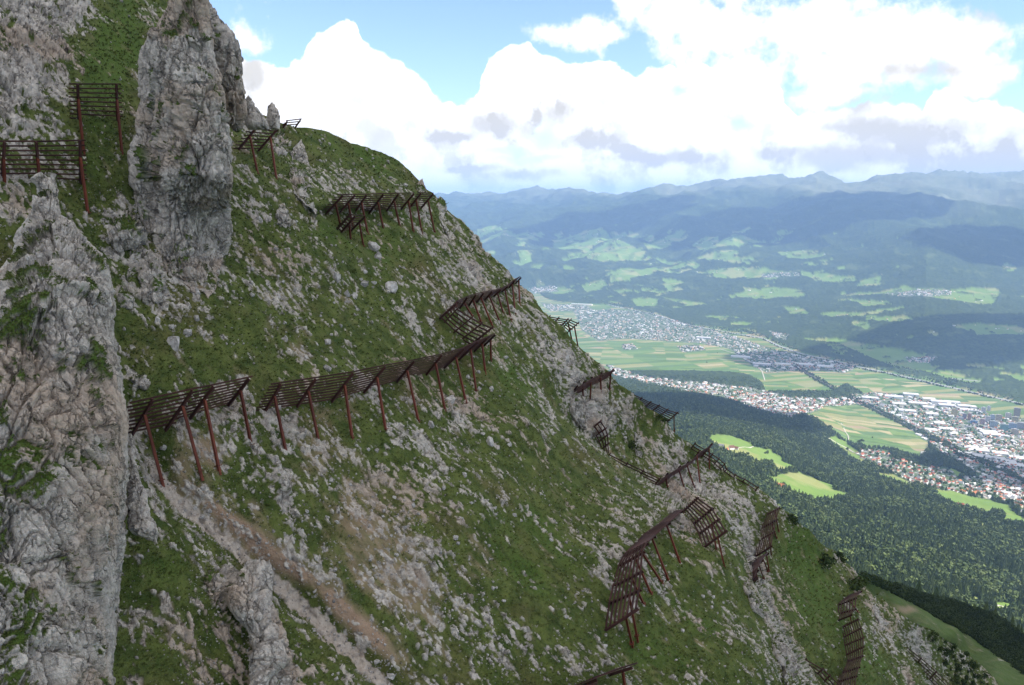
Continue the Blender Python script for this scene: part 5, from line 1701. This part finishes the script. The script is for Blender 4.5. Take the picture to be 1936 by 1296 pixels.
# forest on the near foothills, trees big enough to read one by one but far too many to count
def forest():
    n = 420000
    px = RNG.uniform(1080, 1990, n); py = RNG.uniform(690, 1330, n)
    ey = np.interp(px, _ex, _ey)
    ok = py < ey + 52
    px, py = px[ok], py[ok]
    P = far_P(px, py)
    at = landuse(px, py)
    fo = (at['meadow'] < .5) & (at['field'] < .5) & (at['urban'] < .5) & (P[:, 2] > 14) & (P[:, 1] < 6800)
    dens = np.clip((P[:, 1] / 2600.0) ** 2.2 * 0.22, 0.10, 0.62)
    fo &= RNG.uniform(0, 1, len(px)) < dens
    bare = np.exp(-(((px - 1650) / 13) ** 2 + ((py - 1004) / 4) ** 2)) + np.exp(-(((px - 1608) / 5) ** 2 + ((py - 988) / 5) ** 2))
    fo &= bare < .5
    P = P[fo]
    kind = fbm(P * np.array([1, 1, 0]), 260, 3, .6, 701) + 0.35 * RNG.normal(size=len(P))
    con = kind < 0.14
    sz = RNG.uniform(15, 27, len(P))
    instancer('spruce_forest', P[con] - np.array([0, 0, 1.0]), sz[con] * 1.08, SPRUCES, 1)
    instancer('beech_forest', P[~con] - np.array([0, 0, 3.0]), sz[~con] * 0.95, BEECHES, 2)
    # belts by the river, hedges, trees in the towns
    L = []
    for pts, off, w, k in [(MOTORWAY, -7, 5, 2600), (MOTORWAY, 2.5, 1.2, 500), (MOTORWAY, -13, 5, 2200), (RAIL, -2.5, 2.5, 800), (RAIL, 3, 2.5, 900)]:
        A = np.array(pts, float)
        d = np.concatenate([[0], np.cumsum(np.hypot(*np.diff(A, axis=0).T))])
        s = RNG.uniform(0, d[-1], k)
        x = np.interp(s, d, A[:, 0]); y = np.interp(s, d, A[:, 1])
        f = np.clip((x - 1000) / 500.0, .3, 1)
        L.append(np.stack([x, y + off * f + RNG.normal(0, w * .5, k) * f], -1))
    k = 9000
    x = RNG.uniform(1080, 1950, k); y = RNG.uniform(570, 980, k)
    ub = poly_mask(x, y, URBAN)
    L.append(np.stack([x[ub], y[ub]], -1))
    x = RNG.uniform(1150, 1950, k); y = RNG.uniform(640, 900, k)
    xx = fbm(np.stack([x / 22, y / 8, 0 * x], -1), 1.0, 3, .6, 711)
    fd = (xx > .55)
    L.append(np.stack([x[fd], y[fd]], -1))
    A = np.concatenate(L)
    A = A[A[:, 1] < np.interp(A[:, 0], _ex, _ey)]
    P = far_P(A[:, 0], A[:, 1])
    instancer('valley_trees', P - np.array([0, 0, 2.0]), RNG.uniform(9, 18, len(P)), BEECHES, 3)
    # thicket of dwarf pine covering the belt of the shoulder ridge
    k = 26000
    x = RNG.uniform(1560, 1990, k); y = RNG.uniform(1020, 1330, k)
    ok = inpoly(x, y, PINE_BAND) & (x < np.interp(y, _qy, _qx) + 1)
    x, y = x[ok], y[ok]
    P = q_P(x, y)
    instancer('pine_thicket', P - np.array([0, 0, .5]), RNG.uniform(2.2, 4.6, len(P)), PINES, 4)


forest()


# ---------------------------------------------------------------- buildings
def plain(name, c, rough=0.85):
    m, N, b = new_mat(name)
    P = obj_pos(N)
    r = N.new('ShaderNodeObjectInfo').outputs['Random']
    k = N.mix(N.noise(P, 0.35, 3, 0.6), tuple(x * .85 for x in c), tuple(min(x * 1.1, .85) for x in c))
    N.l.new(k, b.inputs['Base Color'])
    b.inputs['Roughness'].default_value = rough
    return m


WALLS = [plain('white_render', (0.74, 0.73, 0.70)), plain('cream_render', (0.66, 0.58, 0.44)), plain('grey_render', (0.42, 0.42, 0.43))]
ROOFS = [plain('red_tile', (0.30, 0.10, 0.06)), plain('brown_tile', (0.16, 0.085, 0.06)), plain('grey_roof', (0.22, 0.22, 0.23)), plain('pale_roof', (0.50, 0.49, 0.48)), plain('orange_tile', (0.42, 0.17, 0.08))]
GLASS = plain('dark_glass', (0.05, 0.06, 0.08), 0.3)


def house_arrays(w, d, h, rh):
    V = [(-w, -d, -4), (w, -d, -4), (w, d, -4), (-w, d, -4), (-w, -d, h), (w, -d, h), (w, d, h), (-w, d, h), (-w, 0, h + rh), (w, 0, h + rh)]
    e = 0.55
    k = 0.35
    V += [(-w - e, -d - e, h - k), (w + e, -d - e, h - k), (w + e, 0, h + rh + .15), (-w - e, 0, h + rh + .15), (w + e, d + e, h - k), (-w - e, d + e, h - k)]
    Q = [(0, 1, 5, 4), (2, 3, 7, 6), (1, 2, 6, 5), (3, 0, 4, 7)]
    T = [(5, 6, 9), (7, 4, 8)]
    RQ = [(10, 11, 12, 13), (13, 12, 14, 15)]
    return np.array(V, float), Q, T, RQ


HOUSE_MESH = {}
for wi in range(3):
    for ri in range(5):
        V, Q, T, RQ = house_arrays(5.5, 4.5, 5.6, 2.8)
        me = bpy.data.meshes.new('house')
        me.from_pydata([tuple(v) for v in V], [], Q + T + RQ)
        me.materials.append(WALLS[wi]); me.materials.append(ROOFS[ri])
        for p in list(me.polygons)[-2:]:
            p.material_index = 1
        HOUSE_MESH[wi, ri] = me


def sample_poly(poly, n):
    A = np.array(poly, float)
    out = []
    while len(out) < n:
        x = RNG.uniform(A[:, 0].min(), A[:, 0].max(), 4 * n); y = RNG.uniform(A[:, 1].min(), A[:, 1].max(), 4 * n)
        ok = inpoly(x, y, poly) & (y < np.interp(x, _ex, _ey) - 3)
        if not ok.any():
            return np.zeros((0, 2))
        out += list(zip(x[ok], y[ok]))
    return np.array(out[:n])


ROOF_P = [.34, .16, .22, .16, .12]
ROOF_N = ['red', 'brown', 'grey', 'pale', 'orange']
WALL_N = ['white', 'cream', 'grey']


def put_house(px, py, wi, ri, s, rz, label, group):
    P = far_P(np.array([float(px)]), np.array([float(py)]))[0]
    o = link('house', HOUSE_MESH[wi, ri])
    o.location = P
    o.scale = (s * random.uniform(.9, 1.3), s, s * random.uniform(.9, 1.2))
    o.rotation_euler = (0, 0, rz)
    tag(o, label, 'house', group)
    return o


# the village at the foot of the forest is the nearest: its houses stand one by one
vill = sample_poly(URBAN[3], 285)
for px, py in vill:
    red = px < 1800
    ri = int(RNG.choice(5, p=[.48, .20, .12, .08, .12] if red else ROOF_P))
    wi = int(RNG.choice(3, p=[.7, .2, .1]))
    side = 'in the older village below the vineyard hill' if px < 1740 else ('in the middle of the village by the meadow' if px < 1830 else 'in the spread out suburb beyond the meadow')
    put_house(px, py, wi, ri, random.uniform(.85, 1.35), random.choice([.3, .35, 1.87, 1.92, 2.4]), 'small %s house with %s roof %s' % (WALL_N[wi], ROOF_N[ri], side), 'village houses in front of the city')


def far_houses():
    """all farther houses of the valley towns, past counting: one object"""
    pts = [sample_poly(URBAN[0], 1700), sample_poly(URBAN[1], 1500), sample_poly(URBAN[2], 1150)] + [sample_poly(u, n) for u, n in zip(URBAN[4:], [130, 60, 70, 60, 150, 110, 40, 60])]
    fx = RNG.uniform(930, 1930, 5000); fy = RNG.uniform(445, 640, 5000)
    fm = landuse(fx, fy)['meadow'] > .5
    pts.append(np.stack([fx[fm], fy[fm]], -1)[:170])
    A = np.concatenate(pts)
    P = far_P(A[:, 0], A[:, 1])
    cl = fbm(P * np.array([1, 1, 0]), 260, 3, 0.6, 731) + 0.25 * RNG.normal(size=len(P))
    P = P[cl > -0.28]
    n = len(P)
    V0, Q, T, RQ = house_arrays(5.5, 4.5, 5.6, 2.8)
    s = RNG.uniform(.8, 1.5, (n, 1, 3))
    bigm = RNG.uniform(size=n) < .12
    s[bigm] *= np.array([2.6, 1.8, 1.15])
    an = RNG.choice([.2, .3, 1.8, 1.9, 2.6], n) + RNG.normal(0, .12, n)
    V = V0[None] * s
    c, sn = np.cos(an)[:, None], np.sin(an)[:, None]
    V = np.stack([V[..., 0] * c - V[..., 1] * sn, V[..., 0] * sn + V[..., 1] * c, V[..., 2]], -1) + P[:, None]
    o16 = (np.arange(n) * 16)[:, None, None]
    q = (np.array(Q)[None] + o16).reshape(-1, 4); t = (np.array(T)[None] + o16).reshape(-1, 3); r = (np.array(RQ)[None] + o16).reshape(-1, 4)
    wm = RNG.choice(3, n, p=[.72, .18, .10]); rm = RNG.choice(5, n, p=ROOF_P) + 3
    rm[bigm] = RNG.choice([5, 6, 6], bigm.sum())
    mi = np.concatenate([np.repeat(wm, 4), np.repeat(wm, 2), np.repeat(rm, 2)])
    me = mesh_np('town_houses', V.reshape(-1, 3), [q, t, r], WALLS + ROOFS, False, None, mi)
    tag(link('town_houses', me), kind='stuff')


far_houses()


def block(name, label, cat, group, px, py, wpx, hpx, dm, rz, col, storeys, flat=True, stripe=True):
    """a tower block or hall: body, roof slab, lift housing and window bands set into the two faces in view"""
    P = far_P(np.array([float(px)]), np.array([float(py)]))[0]
    k = P[1] / FPX
    w, h = wpx * k, hpx * k
    if cat == 'hall':
        w *= 1.35; dm *= 1.5
    root = empty(name, P)
    root.rotation_euler = (0, 0, rz)
    tag(root, label, cat, group)

    def box(nm, x0, x1, y0, y1, z0, z1, mat):
        V = [(x, y, z) for z in (z0, z1) for x, y in ((x0, y0), (x1, y0), (x1, y1), (x0, y1))]
        me = bpy.data.meshes.new(nm)
        me.from_pydata(V, [], [(3, 2, 1, 0), (4, 5, 6, 7), (0, 1, 5, 4), (1, 2, 6, 5), (2, 3, 7, 6), (3, 0, 4, 7)])
        me.materials.append(mat)
        return link(nm, me, root)
    mat = plain(name + '_wall', col)
    box('wall', -w / 2, w / 2, -dm / 2, dm / 2, -6, h, mat)
    box('roof', -w / 2 - .4, w / 2 + .4, -dm / 2 - .4, dm / 2 + .4, h + .003, h + 1.0, ROOFS[2] if cat == 'tower block' else ROOFS[3])
    if cat == 'tower block':
        box('lift_housing', -w / 6, w / 6, -dm / 6, dm / 6, h + 1.004, h + 4, mat)
    if stripe:
        for j in range(storeys):
            z = h * (j + .35) / storeys
            zz = z + h / storeys * .42
            box('window_band', -w / 2 + 1.2, w / 2 - 1.2, -dm / 2 - .12, -dm / 2 + .3, z, zz, GLASS)
    return root


RZ = R(-28)
for px, yb, wpx, hpx, col, st, lb in [
    (1804, 787, 10, 14, (0.62, 0.52, 0.22), 9, 'yellow tower block standing alone left of the high rise estate'), (1823, 792, 7, 10, (0.33, 0.29, 0.33), 7, 'grey purple tower block right of the yellow one'),
    (1832, 794, 6, 13, (0.50, 0.27, 0.16), 8, 'orange brown tower block beside the grey purple one'), (1859, 780, 8, 10, (0.70, 0.68, 0.66), 6, 'white twin tower block at the back edge of the estate, left twin'),
    (1869, 777, 6, 9, (0.72, 0.70, 0.68), 6, 'white twin tower block at the back edge of the estate, right twin'), (1922, 787, 11, 16, (0.40, 0.36, 0.30), 10, 'tallest grey tower block with a sunlit yellowish side near the right edge'),
    (1867, 798, 9, 11, (0.72, 0.69, 0.66), 6, 'white tower block in the middle of the estate'), (1876, 793, 8, 9, (0.52, 0.58, 0.70), 6, 'pale blue tower block behind the white middle block'),
    (1878, 808, 12, 12, (0.50, 0.58, 0.66), 7, 'wide pale blue tower block in front of the white middle block'), (1898, 815, 14, 13, (0.26, 0.46, 0.45), 7, 'teal tower block at the front of the estate'),
    (1914, 812, 13, 12, (0.36, 0.47, 0.62), 7, 'blue tower block right of the teal one'), (1929, 811, 13, 12, (0.48, 0.48, 0.50), 7, 'grey tower block at the right picture edge'),
    (1918, 822, 13, 11, (0.62, 0.54, 0.42), 6, 'beige tower block in front of the blue one'), (1888, 795, 11, 11, (0.60, 0.50, 0.36), 6, 'beige tower block with a pinkish side behind the wide pale blue one'),
    (1906, 790, 10, 9, (0.72, 0.66, 0.58), 6, 'cream tower block left of the tallest one'), (1919, 797, 11, 9, (0.50, 0.46, 0.26), 6, 'olive yellow tower block below the tallest one'),
    (1857, 802, 9, 10, (0.58, 0.42, 0.40), 6, 'pinkish tower block left of the white middle block'), (1841, 801, 12, 6, (0.18, 0.34, 0.60), 3, 'low bright blue block left of the pinkish one')]:
    block('tower_block', lb, 'tower block', 'high rise estate in the valley', px, yb, wpx, hpx, 18, RZ, col, st)
HALLS = [(1690, 752, 24, 3.2), (1722, 748, 20, 3.5), (1645, 754, 22, 2.6), (1756, 757, 16, 3.8), (1776, 762, 22, 3.8), (1800, 762, 20, 2.6), (1790, 768, 22, 3), (1735, 764, 24, 2.6), (1755, 772, 14, 3), (1823, 770, 17, 3.6), (1838, 771, 10, 2.8), (1700, 765, 18, 2.4),
         (1715, 778, 22, 2.5), (1762, 784, 16, 2.5), (1830, 776, 22, 2.0), (1776, 803, 14, 4), (1790, 812, 20, 2), (1868, 818, 22, 2.6), (1876, 823, 24, 2.6), (1760, 815, 16, 3), (1850, 853, 26, 2.5), (1836, 849, 20, 2.5), (1826, 858, 18, 2.6), (1856, 864, 22, 3),
         (1884, 868, 24, 3), (1905, 874, 22, 3), (1925, 866, 22, 3), (1918, 884, 24, 3), (1890, 858, 20, 3), (1400, 676, 26, 2.4), (1440, 690, 24, 2.4), (1480, 690, 22, 2.4), (1520, 690, 24, 2.2), (1560, 694, 22, 2.2), (1330, 640, 20, 2.2), (1100, 577, 30, 1.8)]
for k, (px, yb, wpx, hpx) in enumerate(HALLS):
    c = [(0.74, 0.74, 0.73), (0.66, 0.65, 0.63), (0.45, 0.46, 0.49), (0.72, 0.66, 0.5)][k % 4 if px < 1850 else 2]
    lb = 'flat roofed pale hall in the sunlit industrial estate' if px > 1600 and yb < 830 else ('flat grey hall in the shaded industrial estate at the right edge' if px > 1600 else 'long flat hall in the distant riverside industrial strip')
    block('industrial_hall', lb, 'hall', lb.replace('hall', 'halls'), px, yb, wpx, hpx, 40, R(-20), c, 1, True, False)


def farmhouse(px, py, wpx, hpx, wi, ri, rz, label, dm=11):
    P = far_P(np.array([float(px)]), np.array([float(py)]))[0]
    k = P[1] / FPX
    w = wpx * k / 2
    h = hpx * k * .5
    root = empty('farmhouse', P)
    root.rotation_euler = (0, 0, rz)
    tag(root, label, 'farmhouse', None)
    V, Q, T, RQ = house_arrays(w, dm / 2, h, hpx * k * .5)
    me = bpy.data.meshes.new('wall'); me.from_pydata([tuple(v) for v in V], [], Q + T); me.materials.append(WALLS[wi]); link('wall', me, root)
    V2 = np.concatenate([V[10:], V[10:] + np.array([0, 0, .35])])
    me = bpy.data.meshes.new('roof')
    me.from_pydata([tuple(v) for v in V2], [], [(0, 1, 2, 3), (3, 2, 4, 5), (6, 7, 8, 9), (9, 8, 10, 11), (0, 1, 7, 6), (4, 5, 11, 10)])
    me.materials.append(ROOFS[ri]); link('roof', me, root)


farmhouse(1361, 846, 16, 8, 2, 2, R(-20), 'long grey roofed barn at the left of the farmstead in the bright meadow', 16)
farmhouse(1374, 853, 8, 8, 1, 4, R(60), 'orange red farmhouse in the middle of the farmstead in the bright meadow')
farmhouse(1383, 851, 10, 8, 0, 1, R(10), 'white farmhouse with brown roof in the farmstead in the bright meadow')
farmhouse(1391, 852, 9, 6, 2, 1, R(-30), 'dark roofed shed at the right of the farmstead in the bright meadow')
farmhouse(1475, 923, 14, 10, 0, 4, R(-25), 'lone red roofed white house at the edge of the lower bright meadow', 13)
farmhouse(1745, 857, 9, 6, 0, 3, R(0), 'white chapel on the wooded knoll beyond the village')
farmhouse(1815, 956, 14, 7, 1, 0, R(-15), 'cream house with red roof at the forest edge below the right meadow')
farmhouse(1826, 957, 8, 6, 0, 2, R(20), 'small white house beside the cream house below the right meadow')
farmhouse(1792, 951, 9, 6, 0, 2, R(-30), 'small white house at the left corner of the right meadow')
farmhouse(1840, 938, 12, 8, 0, 4, R(10), 'white house with orange roof at the upper edge of the right meadow')


# ---------------------------------------------------------------- clouds overhead (above the picture) whose shade lies on the face and the valley
def cloud_mat():
    m, N, b = new_mat('cloud_white')
    b.inputs['Base Color'].default_value = (0.86, 0.86, 0.87, 1)
    b.inputs['Roughness'].default_value = 1.0
    return m


MAT_CLOUD = cloud_mat()


def cloud(target, zc, rx, ry, seed, rot=0.0):
    import bmesh
    T = np.array(target, float)
    C = T + SUN_DIR * (zc - T[2]) / SUN_DIR[2]
    bm = bmesh.new()
    bmesh.ops.create_icosphere(bm, subdivisions=5, radius=1.0)
    V = np.array([v.co[:] for v in bm.verts])
    r = 1 + 0.30 * fbm(V, 0.8, 5, 0.55, seed)
    U = V * r[:, None] * np.array([rx, ry, min(rx, ry) * 0.32])
    U[:, 2] = np.maximum(U[:, 2], -min(rx, ry) * 0.10)
    c, s = math.cos(rot), math.sin(rot)
    U = np.stack([U[:, 0] * c - U[:, 1] * s, U[:, 0] * s + U[:, 1] * c, U[:, 2]], -1)
    for v, u in zip(bm.verts, U):
        v.co = u
    for f in bm.faces:
        f.smooth = True
    me = bpy.data.meshes.new('cloud')
    bm.to_mesh(me); bm.free()
    me.materials.append(MAT_CLOUD)
    o = link('cloud', me)
    o.location = C
    tag(o, kind='structure')


def tgt(px, py):
    return far_P(np.array([float(px)]), np.array([float(py)]))[0]


cloud((170, 260, 1500), 3600, 640, 660, 801)
cloud(tgt(1330, 768), 4300, 900, 620, 802, .3)
cloud(tgt(1500, 682), 4600, 620, 500, 803, .2)
cloud(tgt(1500, 425), 7600, 2600, 1700, 804)
cloud(tgt(1890, 890), 3900, 620, 330, 805, .5)
cloud(tgt(1790, 640), 5000, 1300, 800, 806, .3)
cloud(tgt(1130, 440), 9600, 2000, 1300, 807, .3)
cloud(tgt(1880, 470), 7000, 1500, 1200, 808, .3)


# ---------------------------------------------------------------- air
def haze():
    x0, x1, y0, y1, z0, z1 = -61000, 61000, -61000, 61000, -62, 2700
    me = bpy.data.meshes.new('haze')
    V = [(x, y, z) for z in (z0, z1) for x, y in ((x0, y0), (x1, y0), (x1, y1), (x0, y1))]
    me.from_pydata(V, [], [(3, 2, 1, 0), (4, 5, 6, 7), (0, 1, 5, 4), (1, 2, 6, 5), (2, 3, 7, 6), (3, 0, 4, 7)])
    m = bpy.data.materials.new('haze_air')
    m.use_nodes = True
    m.node_tree.nodes.clear()
    N = Nodes(m.node_tree)
    out = N.new('ShaderNodeOutputMaterial')
    v = N.new('ShaderNodeVolumePrincipled')
    v.inputs['Color'].default_value = (0.36, 0.57, 1.0, 1)
    v.inputs['Density'].default_value = HAZE_DENSITY
    v.inputs['Anisotropy'].default_value = 0.15
    N.l.new(v.outputs[0], out.inputs['Volume'])
    me.materials.append(m)
    o = link('haze', me)
    o.display_type = 'WIRE'
    tag(o, kind='stuff')


HAZE_DENSITY = 3.4e-5
haze()
